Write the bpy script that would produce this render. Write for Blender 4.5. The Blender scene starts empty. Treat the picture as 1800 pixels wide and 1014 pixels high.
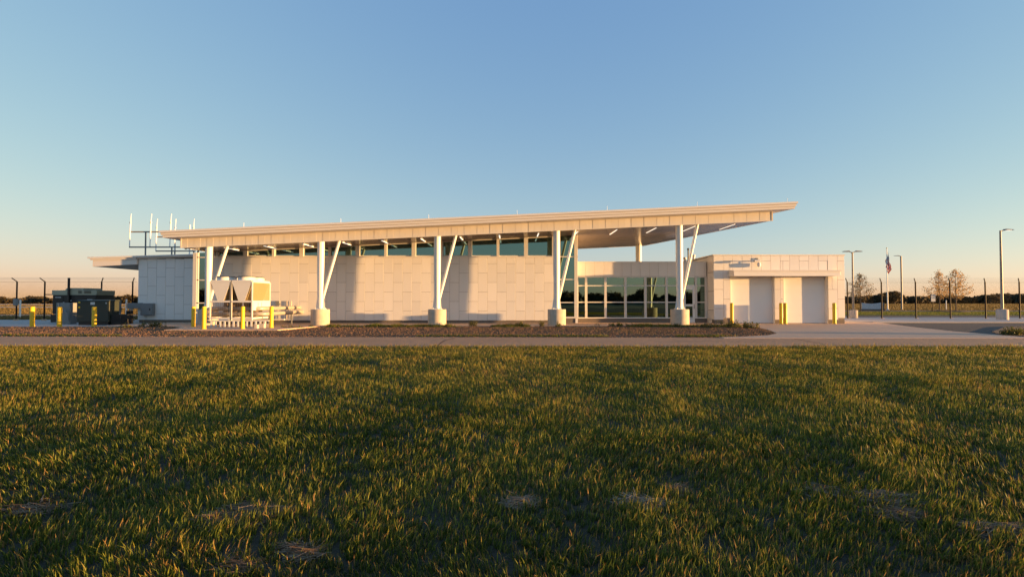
import bpy, math, random
import numpy as np
from mathutils import Vector, Matrix
R = math.radians
rng = random.Random(7)
nr = np.random.default_rng(11)
SC = bpy.context.scene
COL = SC.collection
PI = math.pi

# ------------------------------------------------------------------ camera, sky, sun, exposure
CAM_Z, FPX, HOR = 1.45, 890.0, 529.0          # eye height, focal length in photo pixels, horizon row
cd = bpy.data.cameras.new('camera'); cam = bpy.data.objects.new('camera', cd); COL.objects.link(cam)
cd.sensor_width = 36.0; cd.lens = 36.0 * FPX / 1800.0
cd.clip_start = 0.05; cd.clip_end = 6000
cam.location = (0, 0, CAM_Z)
cam.rotation_euler = (R(90) + math.atan((HOR - 507) / FPX), 0, 0)
SC.camera = cam

SUN_AZ, SUN_EL = R(99.95), R(1.6)             # clockwise from +Y (the view direction), above the horizon
world = bpy.data.worlds.new('World'); SC.world = world; world.use_nodes = True
wn, wl = world.node_tree.nodes, world.node_tree.links
sky = wn.new('ShaderNodeTexSky'); sky.sky_type = 'NISHITA'; sky.sun_disc = False
sky.sun_elevation = SUN_EL; sky.sun_rotation = SUN_AZ
sky.air_density = 1.0; sky.dust_density = 0.15; sky.ozone_density = 1.5
SKY_POW = (.76, .60, .24); SKY_GAIN = (.440 / .71, .532 / .71, .650 / .71); SKY_MAX = 30.0
clampn = wn.new('ShaderNodeVectorMath'); clampn.operation = 'MINIMUM'; clampn.inputs[1].default_value = (SKY_MAX,) * 3
pown = wn.new('ShaderNodeVectorMath'); pown.operation = 'POWER'; pown.inputs[1].default_value = SKY_POW
muln = wn.new('ShaderNodeVectorMath'); muln.operation = 'MULTIPLY'; muln.inputs[1].default_value = SKY_GAIN
bg = wn['Background']
wl.new(sky.outputs[0], clampn.inputs[0]); wl.new(clampn.outputs[0], pown.inputs[0])
wl.new(pown.outputs[0], muln.inputs[0]); wl.new(muln.outputs[0], bg.inputs[0])
bg.inputs[1].default_value = 0.14

sd = bpy.data.lights.new('sun', 'SUN'); sd.energy = 3.25; sd.angle = R(0.4); sd.color = (1.0, 0.55, 0.20)
sun = bpy.data.objects.new('sun', sd); COL.objects.link(sun)
sv = Vector((math.sin(SUN_AZ) * math.cos(SUN_EL), math.cos(SUN_AZ) * math.cos(SUN_EL), math.sin(SUN_EL)))
sun.rotation_euler = sv.to_track_quat('Z', 'Y').to_euler()

SC.view_settings.view_transform = 'Standard'; SC.view_settings.look = 'None'
SC.view_settings.exposure = 2.35; SC.view_settings.gamma = 1.0
SC.render.engine = 'CYCLES'
SC.cycles.max_bounces = 6; SC.cycles.diffuse_bounces = 3; SC.cycles.glossy_bounces = 3
SC.cycles.transparent_max_bounces = 8; SC.cycles.sample_clamp_indirect = 4.0
SC.cycles.use_denoising = True

# ------------------------------------------------------------------ helpers
def at(x, y, Y):
    """survey: the point seen at photo pixel (x, y) that stands Y metres from the camera"""
    return Vector(((x - 900) * Y / FPX, Y, CAM_Z + (HOR - y) * Y / FPX))

def gp(x, y, z=0.0):
    """survey: the ground point seen at photo pixel (x, y)"""
    Y = (CAM_Z - z) * FPX / (y - HOR)
    return Vector(((x - 900) * Y / FPX, Y, z))

WL = {}
def wloc(o): return WL.get(o.name, Vector((0, 0, 0))) if o else Vector((0, 0, 0))

def tag(o, label=None, cat=None, group=None, kind=None):
    if label: o['label'] = label
    if cat: o['category'] = cat
    if group: o['group'] = group
    if kind: o['kind'] = kind
    return o

def put(o, parent, loc):
    COL.objects.link(o); loc = Vector(loc); WL[o.name] = loc
    if parent: o.parent = parent
    o.location = loc - wloc(parent)
    return o

def empty(name, loc, label=None, cat=None, group=None):
    o = bpy.data.objects.new(name, None); o.empty_display_size = 0.2
    put(o, None, loc); tag(o, label, cat, group)
    return o

def inst(name, mesh, parent, loc, rz=0.0):
    o = bpy.data.objects.new(name, mesh); put(o, parent, loc); o.rotation_euler.z = rz
    return o

class MB:
    def __init__(s): s.v = []; s.f = []; s.m = []; s.mi = 0; s.sm = []; s.smooth = False
    def add(s, vs, fs):
        n = len(s.v); s.v += [tuple(v) for v in vs]
        for f in fs: s.f.append(tuple(i + n for i in f)); s.m.append(s.mi); s.sm.append(s.smooth)
    def box(s, x0, x1, y0, y1, z0, z1):
        s.add([(x0,y0,z0),(x1,y0,z0),(x1,y1,z0),(x0,y1,z0),(x0,y0,z1),(x1,y0,z1),(x1,y1,z1),(x0,y1,z1)],
              [(0,3,2,1),(4,5,6,7),(0,1,5,4),(1,2,6,5),(2,3,7,6),(3,0,4,7)]); return s
    def hexa(s, b, t):   # bottom quad, top quad (counter-clockwise from above)
        s.add(list(b) + list(t), [(0,3,2,1),(4,5,6,7),(0,1,5,4),(1,2,6,5),(2,3,7,6),(3,0,4,7)]); return s
    def prism(s, poly, zb, zt):   # plan polygon (ccw), bottom and top height: number or function of (x, y)
        n = len(poly); fb = zb if callable(zb) else (lambda x, y: zb); ft = zt if callable(zt) else (lambda x, y: zt)
        s.add([(x, y, fb(x, y)) for x, y in poly] + [(x, y, ft(x, y)) for x, y in poly],
              [tuple(range(n - 1, -1, -1)), tuple(range(n, 2 * n))] + [(i, (i + 1) % n, n + (i + 1) % n, n + i) for i in range(n)]); return s
    def tube(s, pts, r, n=10, caps=True):
        pts = [Vector(p) for p in pts]; rr = r if isinstance(r, (list, tuple)) else [r] * len(pts)
        rings = []; up = None; base = len(s.v); vs = []
        for i, p in enumerate(pts):
            d = (pts[min(i + 1, len(pts) - 1)] - pts[max(i - 1, 0)]).normalized()
            if up is None: up = Vector((0, 0, 1)) if abs(d.z) < .9 else Vector((1, 0, 0))
            a = d.cross(up).normalized(); up = a.cross(d).normalized()
            for k in range(n):
                t = 2 * PI * k / n; vs.append(p + (a * math.cos(t) + up * math.sin(t)) * rr[i])
        fs = []
        for i in range(len(pts) - 1):
            for k in range(n):
                k2 = (k + 1) % n; fs.append((i * n + k, i * n + k2, (i + 1) * n + k2, (i + 1) * n + k))
        sm = s.smooth; s.smooth = True; s.add(vs, fs); s.smooth = sm
        if caps:
            s.add([vs[k] for k in range(n)], [tuple(range(n - 1, -1, -1))]); m = (len(pts) - 1) * n
            s.add([vs[m + k] for k in range(n)], [tuple(range(n))])
        return s
    def lathe(s, c, prof, n=20):   # c = (x, y), prof = [(r, z)]
        vs = []; fs = []
        for r, z in prof:
            for k in range(n):
                t = 2 * PI * k / n; vs.append((c[0] + r * math.cos(t), c[1] + r * math.sin(t), z))
        for i in range(len(prof) - 1):
            for k in range(n):
                k2 = (k + 1) % n; fs.append((i * n + k, i * n + k2, (i + 1) * n + k2, (i + 1) * n + k))
        sm = s.smooth; s.smooth = True; s.add(vs, fs); s.smooth = sm
        s.add([vs[k] for k in range(n)], [tuple(range(n - 1, -1, -1))]); m = (len(prof) - 1) * n
        s.add([vs[m + k] for k in range(n)], [tuple(range(n))]); return s
    def mesh(s, name, mats, org=(0, 0, 0)):
        o = Vector(org); me = bpy.data.meshes.new(name)
        me.from_pydata([(v[0] - o.x, v[1] - o.y, v[2] - o.z) for v in s.v], [], s.f)
        for m in (mats if isinstance(mats, (list, tuple)) else [mats]): me.materials.append(m)
        me.polygons.foreach_set('material_index', s.m); me.polygons.foreach_set('use_smooth', s.sm)
        me.update(); return me
    def build(s, name, mats, parent=None, org=None, bevel=0.0):
        org = Vector(org) if org is not None else wloc(parent)
        ob = bpy.data.objects.new(name, s.mesh(name, mats, org)); put(ob, parent, org)
        if bevel:
            b = ob.modifiers.new('bevel', 'BEVEL'); b.width = bevel; b.segments = 2; b.limit_method = 'ANGLE'; b.angle_limit = R(40)
        return ob

def rawmesh(name, V, F, mats, attrs=None, smooth=False):
    """numpy vertices (n,3) and triangles (m,3) to a mesh, with optional float point attributes"""
    me = bpy.data.meshes.new(name); n, m = len(V), len(F)
    me.vertices.add(n); me.vertices.foreach_set('co', np.ascontiguousarray(V, dtype=np.float32).ravel())
    me.loops.add(m * 3); me.loops.foreach_set('vertex_index', np.ascontiguousarray(F, dtype=np.int32).ravel())
    me.polygons.add(m); me.polygons.foreach_set('loop_start', np.arange(0, m * 3, 3, dtype=np.int32))
    me.update(calc_edges=True)
    if smooth: me.polygons.foreach_set('use_smooth', np.ones(m, bool))
    for mt in (mats if isinstance(mats, (list, tuple)) else [mats]): me.materials.append(mt)
    for k, a in (attrs or {}).items():
        at_ = me.attributes.new(k, 'FLOAT', 'POINT'); at_.data.foreach_set('value', np.ascontiguousarray(a, dtype=np.float32))
    return me

# ------------------------------------------------------------------ materials
M = {}
def mat(name, col, rough=0.6, var=0.12, scale=3.0, fine=0.06, fscale=60.0, bump=0.0, bscale=40.0, metal=0.0, spec=0.4, orand=0.0, stretch=(1, 1, 1), emit=None):
    m = bpy.data.materials.new(name); m.use_nodes = True; nt = m.node_tree; N, L = nt.nodes, nt.links; b = N['Principled BSDF']
    geo = N.new('ShaderNodeNewGeometry'); mp = N.new('ShaderNodeMapping'); mp.inputs['Scale'].default_value = stretch
    L.new(geo.outputs['Position'], mp.inputs[0])
    n1 = N.new('ShaderNodeTexNoise'); n1.inputs['Scale'].default_value = scale; n1.inputs['Detail'].default_value = 5
    n2 = N.new('ShaderNodeTexNoise'); n2.inputs['Scale'].default_value = fscale; n2.inputs['Detail'].default_value = 3
    L.new(mp.outputs[0], n1.inputs[0]); L.new(mp.outputs[0], n2.inputs[0])
    def mth(op, a, c):
        k = N.new('ShaderNodeMath'); k.operation = op
        for i, q in enumerate((a, c)):
            if isinstance(q, (int, float)): k.inputs[i].default_value = q
            else: L.new(q, k.inputs[i])
        return k.outputs[0]
    f = mth('ADD', mth('MULTIPLY', mth('SUBTRACT', n1.outputs[0], .5), 2 * var), mth('MULTIPLY', mth('SUBTRACT', n2.outputs[0], .5), 2 * fine))
    if orand:
        oi = N.new('ShaderNodeObjectInfo'); f = mth('ADD', f, mth('MULTIPLY', mth('SUBTRACT', oi.outputs['Random'], .5), 2 * orand))
    f = mth('ADD', f, 1.0)
    mx = N.new('ShaderNodeVectorMath'); mx.operation = 'SCALE'; mx.inputs[0].default_value = col[:3]; L.new(f, mx.inputs['Scale'])
    L.new(mx.outputs[0], b.inputs['Base Color'])
    b.inputs['Roughness'].default_value = rough; b.inputs['Metallic'].default_value = metal; b.inputs['Specular IOR Level'].default_value = spec
    if bump:
        bp = N.new('ShaderNodeBump'); bp.inputs['Strength'].default_value = 1.0; bp.inputs['Distance'].default_value = bump
        n3 = N.new('ShaderNodeTexNoise'); n3.inputs['Scale'].default_value = bscale; n3.inputs['Detail'].default_value = 4
        L.new(mp.outputs[0], n3.inputs[0]); L.new(n3.outputs[0], bp.inputs['Height']); L.new(bp.outputs[0], b.inputs['Normal'])
    if emit: b.inputs['Emission Color'].default_value = (*emit[:3], 1); b.inputs['Emission Strength'].default_value = emit[3]
    M[name] = m; return m

mat('panel', (.75, .72, .685), .45, .06, .45, .02, 30, orand=.045, stretch=(1, 1, .5))
mat('panel_grey', (.76, .74, .71), .45, .03, .6, .02, 30, orand=.025)
mat('joint', (.20, .17, .145), .8)
mat('trim_white', (.74, .72, .69), .42, .03, 1.0, .02)
mat('fascia', (.70, .665, .635), .42, .03, .8, .02, orand=.01)
mat('band', (.71, .665, .62), .40, .03, .8, .02, orand=.03)
mat('soffit', (.32, .265, .235), .15, .04, 1.0, .02, metal=.0, spec=.6, orand=.06)
mat('roofing', (.55, .55, .55), .8)
mat('column_paint', (.74, .73, .70), .38, .03, 2.0, .02)
mat('concrete_pedestal', (.44, .385, .31), .85, .28, 3.5, .12, 40, bump=.004, bscale=60)
mat('plinth', (.16, .135, .115), .85, .1, 2, .06)
mat('frame_alu', (.62, .60, .57), .35, .03, 1, .02)
mat('door_white', (.78, .77, .75), .45, .03, .8, .02)
mat('yellow', (.72, .45, .015), .45, .06, 3, .04, orand=.03)
mat('yellow_cap', (.75, .50, .02), .4, .05)
mat('black_metal', (.022, .021, .021), .5, .1)
mat('fence_post', (.014, .010, .009), .6, .1, spec=.15)
mat('galv', (.42, .42, .42), .4, .08, 4, .04, metal=.5)
mat('grey_box', (.20, .21, .215), .5, .06)
mat('dark_green', (.030, .037, .030), .5, .08)
mat('gen_beige', (.34, .34, .25), .55, .05)
mat('gen_black', (.015, .016, .017), .45, .1)
mat('label_white', (.55, .56, .56), .6, .02)
mat('chiller_white', (.66, .64, .60), .4, .04)
mat('coil', (.34, .26, .14), .5, .08, 3, .1, 120)
mat('mesh_dark', (.13, .095, .07), .6, .15, 6)
mat('pipe_jacket', (.40, .35, .30), .42, .10, 4, .04, metal=.25)
mat('antenna_white', (.80, .79, .76), .4, .02)
mat('dark_steel', (.16, .165, .17), .5, .06)
mat('lamp_grey', (.21, .195, .175), .45, .05)
mat('flag_red', (.62, .035, .03), .8, .06); mat('flag_white', (.80, .78, .75), .8, .04); mat('flag_blue', (.03, .05, .15), .8, .06)
mat('bark', (.12, .085, .06), .9, .2, 8)
mat('stone_white', (.55, .56, .58), .8, .1, 3)
mat('cmu', (.50, .45, .38), .85, .1, 5)
mat('asphalt', (.47, .245, .125), .9, .16, .45, .08, 30, bump=.004, bscale=55)  # orange warmth of the low sun is put into this base colour
mat('asphalt_dark', (.060, .052, .047), .9, .14, .7, .10, 60, bump=.004, bscale=90)
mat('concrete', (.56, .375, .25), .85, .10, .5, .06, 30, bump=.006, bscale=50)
mat('concrete_pale', (.42, .37, .33), .85, .10, .5, .06, 30, bump=.002)
mat('crack', (.05, .04, .035), .9)
mat('mulch', (.16, .092, .052), .95, .30, 1.5, .35, 25, bump=.03, bscale=14)
mat('chips', (.25, .14, .076), .9, .3, 8, .3, 50)
mat('soil', (.038, .032, .018), .95, .3, 1.2, .3, 30, bump=.03, bscale=18)
mat('field', (.115, .085, .035), .95, .25, .05, .15, 1.5)
mat('lawn', (.06, .085, .022), .95, .2, .3, .2, 12, bump=.02, bscale=10)
mat('hangar', (.45, .43, .40), .6, .05)
mat('led', (.9, .9, .88), .4, 0, 1, 0, emit=(1.0, .92, .78, .22))

def glass_mat():
    m = bpy.data.materials.new('glass'); m.use_nodes = True; N, L = m.node_tree.nodes, m.node_tree.links; N.clear()
    out = N.new('ShaderNodeOutputMaterial'); g = N.new('ShaderNodeBsdfGlossy'); g.inputs['Roughness'].default_value = .012
    g.inputs['Color'].default_value = (.25, .38, .34, 1)
    t = N.new('ShaderNodeBsdfTransparent'); t.inputs['Color'].default_value = (.10, .16, .14, 1)
    mx = N.new('ShaderNodeMixShader'); lw = N.new('ShaderNodeLayerWeight'); lw.inputs['Blend'].default_value = .35
    rmp = N.new('ShaderNodeMapRange'); rmp.inputs[3].default_value = .55; rmp.inputs[4].default_value = .95
    geo = N.new('ShaderNodeNewGeometry'); nz = N.new('ShaderNodeTexNoise'); nz.inputs['Scale'].default_value = .35
    bp = N.new('ShaderNodeBump'); bp.inputs['Distance'].default_value = .006; L.new(geo.outputs['Position'], nz.inputs[0])
    L.new(nz.outputs[0], bp.inputs['Height']); L.new(bp.outputs[0], g.inputs['Normal'])
    L.new(lw.outputs['Fresnel'], rmp.inputs[0]); L.new(rmp.outputs[0], mx.inputs[0])
    L.new(t.outputs[0], mx.inputs[1]); L.new(g.outputs[0], mx.inputs[2]); L.new(mx.outputs[0], out.inputs[0])
    M['glass'] = m
glass_mat()

def leaf_mat(name, stops, trans=.35, rough=.55):
    """leaf or blade colour from the float attribute 'tone' (0..1), part of the light passing through"""
    m = bpy.data.materials.new(name); m.use_nodes = True; N, L = m.node_tree.nodes, m.node_tree.links; N.clear()
    out = N.new('ShaderNodeOutputMaterial'); a = N.new('ShaderNodeAttribute'); a.attribute_name = 'tone'
    cr = N.new('ShaderNodeValToRGB'); e = cr.color_ramp.elements
    while len(e) < len(stops): e.new(.5)
    for k, (p, c) in enumerate(stops): e[k].position = p; e[k].color = (*c, 1)
    d = N.new('ShaderNodeBsdfPrincipled'); d.inputs['Roughness'].default_value = rough; d.inputs['Specular IOR Level'].default_value = .25
    t = N.new('ShaderNodeBsdfTranslucent'); mx = N.new('ShaderNodeMixShader'); mx.inputs[0].default_value = trans
    L.new(a.outputs['Fac'], cr.inputs[0]); L.new(cr.outputs[0], d.inputs['Base Color']); L.new(cr.outputs[0], t.inputs['Color'])
    L.new(d.outputs[0], mx.inputs[1]); L.new(t.outputs[0], mx.inputs[2]); L.new(mx.outputs[0], out.inputs[0])
    M[name] = m
leaf_mat('grass', [(0, (.022, .040, .010)), (.45, (.075, .108, .016)), (.75, (.23, .24, .030)), (.86, (.30, .19, .05)), (1, (.36, .20, .075))])
leaf_mat('straw', [(0, (.10, .055, .025)), (.5, (.19, .12, .065)), (1, (.32, .25, .18))], .2)
leaf_mat('field_grass', [(0, (.08, .07, .024)), (.5, (.17, .125, .04)), (1, (.28, .18, .07))], .3)
leaf_mat('weed', [(0, (.035, .055, .014)), (.5, (.10, .115, .028)), (1, (.21, .15, .05))], .4)
leaf_mat('leaf_autumn', [(0, (.20, .145, .06)), (.5, (.42, .30, .13)), (1, (.55, .33, .18))], .5)
leaf_mat('leaf_dark', [(0, (.026, .022, .011)), (.5, (.065, .050, .022)), (1, (.13, .082, .036))], .25)

# ------------------------------------------------------------------ ground, road, pavements
def structure(o): return tag(o, kind='structure')
def slab(name, poly, z0, z1, m, bevel=0.0):
    a = 0.0
    for i in range(len(poly)): x0, y0 = poly[i]; x1, y1 = poly[(i + 1) % len(poly)]; a += x0 * y1 - x1 * y0
    if a < 0: poly = poly[::-1]
    return structure(MB().prism(poly, z0, z1).build(name, M[m], bevel=bevel))

g = MB(); g.add([(-4000, -4000, -.16), (4000, -4000, -.16), (4000, 4000, -.16), (-4000, 4000, -.16)], [(0, 1, 2, 3)])
structure(g.build('ground', M['field']))

def hfun(x, y):
    """gentle bumps of the mown field, fading out at the road edge"""
    h = .006 * (np.sin(x * .9 + 1.3 * np.sin(y * .5)) * np.sin(y * .83 + .7) + 1) + .011 * (np.sin(x * 2.1 + y * 1.3 + 2) * np.sin(y * 2.4 - x * .6) + 1)
    h = h + .010 * (np.sin(y * 1.55 + .25 * np.sin(x * .35) + .4) + 1)
    return h * np.clip((15.9 - y) / 3.0, 0, 1) * np.clip((y + 6) / 5, 0, 1) - .025 * np.clip((15.9 - y) / 6, 0, 1)
xs = np.linspace(-70, 70, 400); ys = np.linspace(-40, 15.95, 240)
XX, YY = np.meshgrid(xs, ys); ZZ = hfun(XX, YY)
V = np.stack([XX.ravel(), YY.ravel(), ZZ.ravel()], 1)
ii, jj = np.meshgrid(np.arange(len(ys) - 1), np.arange(len(xs) - 1), indexing='ij'); q = (ii * len(xs) + jj).ravel()
F = np.concatenate([np.stack([q, q + 1, q + len(xs) + 1], 1), np.stack([q, q + len(xs) + 1, q + len(xs)], 1)])
structure(put(bpy.data.objects.new('field', rawmesh('field', V, F, M['soil'], smooth=True)), None, (0, 0, 0)))

road_poly = [(-90, 15.85), (90, 15.85), (90, 19.6), (30, 19.6), (8, 20.1), (-24, 20.7), (-90, 20.2)]
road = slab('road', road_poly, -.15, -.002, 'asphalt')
def rough_sheet(name, x0, x1, nx, yf0, yf1, ny, z, amp, m, parent, seed):
    """uneven aggregate surface: a fine grid whose points stand at slightly different heights"""
    r_ = np.random.default_rng(seed); xs = np.linspace(x0, x1, nx); t = np.linspace(0, 1, ny); XX, TT = np.meshgrid(xs, t)
    YY = yf0(XX) + (yf1(XX) - yf0(XX)) * TT; ZZ = z + amp * r_.uniform(-1, 1, XX.shape) * r_.uniform(.2, 1, XX.shape); ZZ[0] = z - amp; ZZ[-1] = z - amp
    XX = XX + r_.uniform(-.3, .3, XX.shape) * (x1 - x0) / nx
    V = np.stack([XX.ravel(), YY.ravel(), ZZ.ravel()], 1); ii, jj = np.meshgrid(np.arange(ny - 1), np.arange(nx - 1), indexing='ij'); q = (ii * nx + jj).ravel()
    F = np.concatenate([np.stack([q, q + 1, q + nx + 1], 1), np.stack([q, q + nx + 1, q + nx], 1)])
    o = put(bpy.data.objects.new(name, rawmesh(name, V, F, M[m])), parent, (0, 0, 0)); return o
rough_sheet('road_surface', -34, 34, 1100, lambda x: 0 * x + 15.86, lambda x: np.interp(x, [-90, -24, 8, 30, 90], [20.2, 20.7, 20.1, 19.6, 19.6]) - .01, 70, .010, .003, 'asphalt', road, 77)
# expansion joint and cracks that cross the road
for pts in ([gp(768, 610), gp(775, 603), gp(782, 599), (gp(800, 595))], [gp(1395, 596), gp(1422, 601), gp(1440, 604), gp(1500, 609)], [gp(1180, 601), gp(1260, 600.5), gp(1340, 602)]):
    mb = MB(); w = .02
    for a, b in zip(pts, pts[1:]):
        d = (b - a).normalized(); s_ = Vector((-d.y, d.x, 0)) * w
        mb.add([(*(a - s_).xy, .0235), (*(b - s_).xy, .0235), (*(b + s_).xy, .0235), (*(a + s_).xy, .0235)], [(0, 1, 2, 3)])
    mb.build('crack', M['crack'], road)

bed_poly = [(-90, 20.2), (-24, 20.7), (8, 20.1), (9.3, 20.6), (10.6, 21.3), (11.6, 22.4), (12.2, 23.9), (12.8, 25.6), (13.2, 27.6), (13.0, 29.0), (-10.6, 28.9), (-10.9, 26.4),
            (-11.3, 24.5), (-16.9, 24.5), (-17.3, 26.6), (-19, 28.4), (-23.6, 28.4), (-24.2, 28.5), (-90, 28.5)]
sidewalk = slab('sidewalk', [(-23.5, 28.4), (13.0, 28.9), (13.0, 34.5), (-23.5, 34.5)], -.15, .03, 'concrete')
slab('apron', [(8.2, 19.6), (20.4, 19.6), (20.7, 22.2), (20.9, 24), (22.1, 27.9), (24.2, 33.1), (24.2, 34.0), (11.9, 34.0), (13.1, 28.6), (13.3, 27.6), (12.9, 25.6), (12.3, 23.9), (11.7, 22.4), (10.7, 21.25), (9.4, 20.5), (8.2, 20.1)], -.15, .020, 'concrete')
slab('driveway', [(20.45, 19.65), (90, 19.65), (90, 33.6), (24.2, 33.6), (22.1, 27.9), (20.95, 24)], -.15, .004, 'asphalt_dark')
slab('walkway', [(24.25, 33.7), (120, 33.7), (120, 44), (21.8, 44), (21.8, 34.05), (24.25, 34.05)], -.15, .055, 'concrete_pale')
slab('parking_lot', [(14, 44.05), (140, 44.05), (140, 50.5), (14, 50.5)], -.15, .01, 'asphalt_dark')
slab('lawn', [(28, 50.6), (150, 50.6), (150, 66), (28, 66)], -.15, .05, 'lawn')
slab('access_road', [(10, 66.1), (260, 66.1), (260, 78), (10, 78)], -.15, -.02, 'asphalt_dark')
slab('equipment_pad', [(-60, 28.55), (-24.25, 28.55), (-23.6, 28.75), (-23.6, 40), (-60, 40)], -.15, -.03, 'concrete_pale', .01)
slab('chiller_pad', [(-16.85, 24.55), (-11.35, 24.55), (-11.0, 26.5), (-10.7, 28.35), (-18.9, 28.35), (-17.25, 26.6)], -.15, .06, 'concrete', .01)
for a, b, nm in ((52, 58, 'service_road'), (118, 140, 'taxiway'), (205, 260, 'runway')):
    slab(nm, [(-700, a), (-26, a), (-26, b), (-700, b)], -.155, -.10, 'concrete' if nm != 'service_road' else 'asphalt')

# planting bed: soil mound, wood chips
bed = structure(MB().prism(bed_poly, -.15, .0).build('planting_bed', M['mulch']))
def inpoly(x, y, poly):
    c = np.zeros(len(x), bool); n = len(poly)
    for i in range(n):
        x0, y0 = poly[i]; x1, y1 = poly[(i + 1) % n]
        if y0 == y1: continue
        t = ((y0 > y) != (y1 > y)) & (x < (x1 - x0) * (y - y0) / (y1 - y0) + x0); c ^= t
    return c
n = 52000
cx, cy = nr.uniform(-32, 13.5, n), nr.uniform(20.2, 29, n); k = inpoly(cx, cy, bed_poly); cx, cy = cx[k], cy[k]; n = len(cx)
ln = nr.uniform(.02, .055, n); an = nr.uniform(0, PI, n); wd = nr.uniform(.008, .02, n); hh = nr.uniform(.012, .05, n)
ca, sa = np.cos(an), np.sin(an)
P = [np.stack([cx + ca * ln, cy + sa * ln, np.full(n, -.002)], 1), np.stack([cx - ca * ln, cy - sa * ln, np.full(n, -.002)], 1),
     np.stack([cx - sa * wd, cy + ca * wd, .001 + hh], 1), np.stack([cx + sa * wd, cy - ca * wd, -.001 + hh * .4], 1)]
V = np.stack(P, 1).reshape(-1, 3); b0 = np.arange(n) * 4
F = np.concatenate([np.stack([b0 + a, b0 + b, b0 + c], 1) for a, b, c in ((0, 2, 3), (1, 3, 2), (0, 1, 2), (0, 3, 1))])
tag(put(bpy.data.objects.new('wood_chips', rawmesh('wood_chips', V, F, M['chips'])), None, (0, 0, 0)),
    'brown wood chip mulch covering the planting bed along the building', 'mulch', kind='stuff')

# ------------------------------------------------------------------ the building
B = empty('airport_building', (-2, 33, 0), 'long white panel clad airport building under a tilted overhanging roof', 'building')
YW, YG, YR, YL = 32.7, 32.4, 33.5, 33.8           # fronts: hall wall, garage wing, recessed glazed link, left wing
YB0, YB1 = 30.0, 42.0                             # roof band front and back
SL = .046
def soff(x): return 4.62 + SL * (x + 19.65)
def fas(x): return 5.107 + SL * (x + 20.3)         # underside of the roof slab
def edge(y): return 15.5 - 4.55 * (y - 30.0) / 12  # slanted right end of the roof

PW, PH, GAP = .6096, 1.2192, .013
_pm = {}
def panel_mesh(w, h, m):
    key = (round(w, 3), round(h, 3), m)
    if key not in _pm:
        mb = MB(); c = .004; w2, h2 = w - GAP, h - GAP; d = .035
        mb.add([(0, d, 0), (w2, d, 0), (w2, d, h2), (0, d, h2), (0, c, 0), (w2, c, 0), (w2, c, h2), (0, c, h2), (c, 0, c), (w2 - c, 0, c), (w2 - c, 0, h2 - c), (c, 0, h2 - c)],
               [(8, 9, 10, 11), (4, 5, 9, 8), (5, 6, 10, 9), (6, 7, 11, 10), (7, 4, 8, 11), (0, 1, 5, 4), (1, 2, 6, 5), (2, 3, 7, 6), (3, 0, 4, 7)])
        _pm[key] = mb.mesh('wall_panel', M[m])
    return _pm[key]

def clad(parent, x0, x1, yf, z0, z1, m='panel', phase=0.0, holes=(), first=0, ztop=None):
    """staggered 2 x 4 ft panels over a wall face, cut at openings; every panel is an object"""
    k = 0; x = x0
    while x < x1 - .04:
        xe = min(x + PW, x1); cuts = [(z0, z1)]
        zz = z0 - PH + phase + (PH / 2 if (k + first) % 2 else 0)
        rows = []
        while zz < z1:
            a, b = max(zz, z0), min(zz + PH, z1)
            if b - a > .03: rows.append((a, b))
            zz += PH
        for a, b in rows:
            parts = [(x, xe, a, b)]
            for hx0, hx1, hz0, hz1 in holes:
                new = []
                for (p, q_, r, s) in parts:
                    if q_ <= hx0 or p >= hx1 or s <= hz0 or r >= hz1: new.append((p, q_, r, s)); continue
                    if p < hx0: new.append((p, hx0, r, s))
                    if q_ > hx1: new.append((hx1, q_, r, s))
                    pp, qq = max(p, hx0), min(q_, hx1)
                    if r < hz0: new.append((pp, qq, r, hz0))
                    if s > hz1: new.append((pp, qq, hz1, s))
                parts = new
            for (p, q_, r, s) in parts:
                if q_ - p > .05 and s - r > .05:
                    inst('wall_panel', panel_mesh(q_ - p, s - r, m), parent, (p + GAP / 2, yf, r + GAP / 2), R(rng.uniform(-.16, .16)))
        x += PW; k += 1

# --- hall
hall = MB()
hall.prism([(-20.3, YW + .40), (4.1, YW + .40), (4.1, 41), (-20.3, 41)], 0, lambda x, y: soff(x) - .01)
hall.build('hall_core', M['joint'], B)
core = MB(); core.box(-19.27, 2.68, YW + .036, YW + .39, .19, 4.27).build('hall_wall', M['joint'], B)
hall_wall = [o for o in B.children if o.name.startswith('hall_wall')][0]
clad(hall_wall, -19.27, 2.68, YW, .19, 4.27, 'panel', phase=.62)
MB().box(-19.27, 2.68, YW + .06, YW + .38, .0, .19).build('plinth', M['plinth'], B)
MB().box(-19.27, 2.68, YW - .05, YW + .12, 4.27, 4.33).build('window_sill', M['trim_white'], B)
# sides and back of the hall
MB().prism([(4.1, YW + .02), (4.25, YW + .02), (4.25, 41), (4.1, 41)], 0, lambda x, y: soff(x) - .01).build('side_wall', M['panel'], B)
MB().prism([(-20.66, YW + .02), (-20.3, YW + .02), (-20.3, 41), (-20.66, 41)], 0, lambda x, y: soff(x) - .01).build('side_wall', M['panel'], B)
MB().prism([(-20.66, 41), (4.25, 41), (4.25, 41.15), (-20.66, 41.15)], 0, lambda x, y: soff(x) - .01).build('rear_wall', M['panel'], B)

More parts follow.
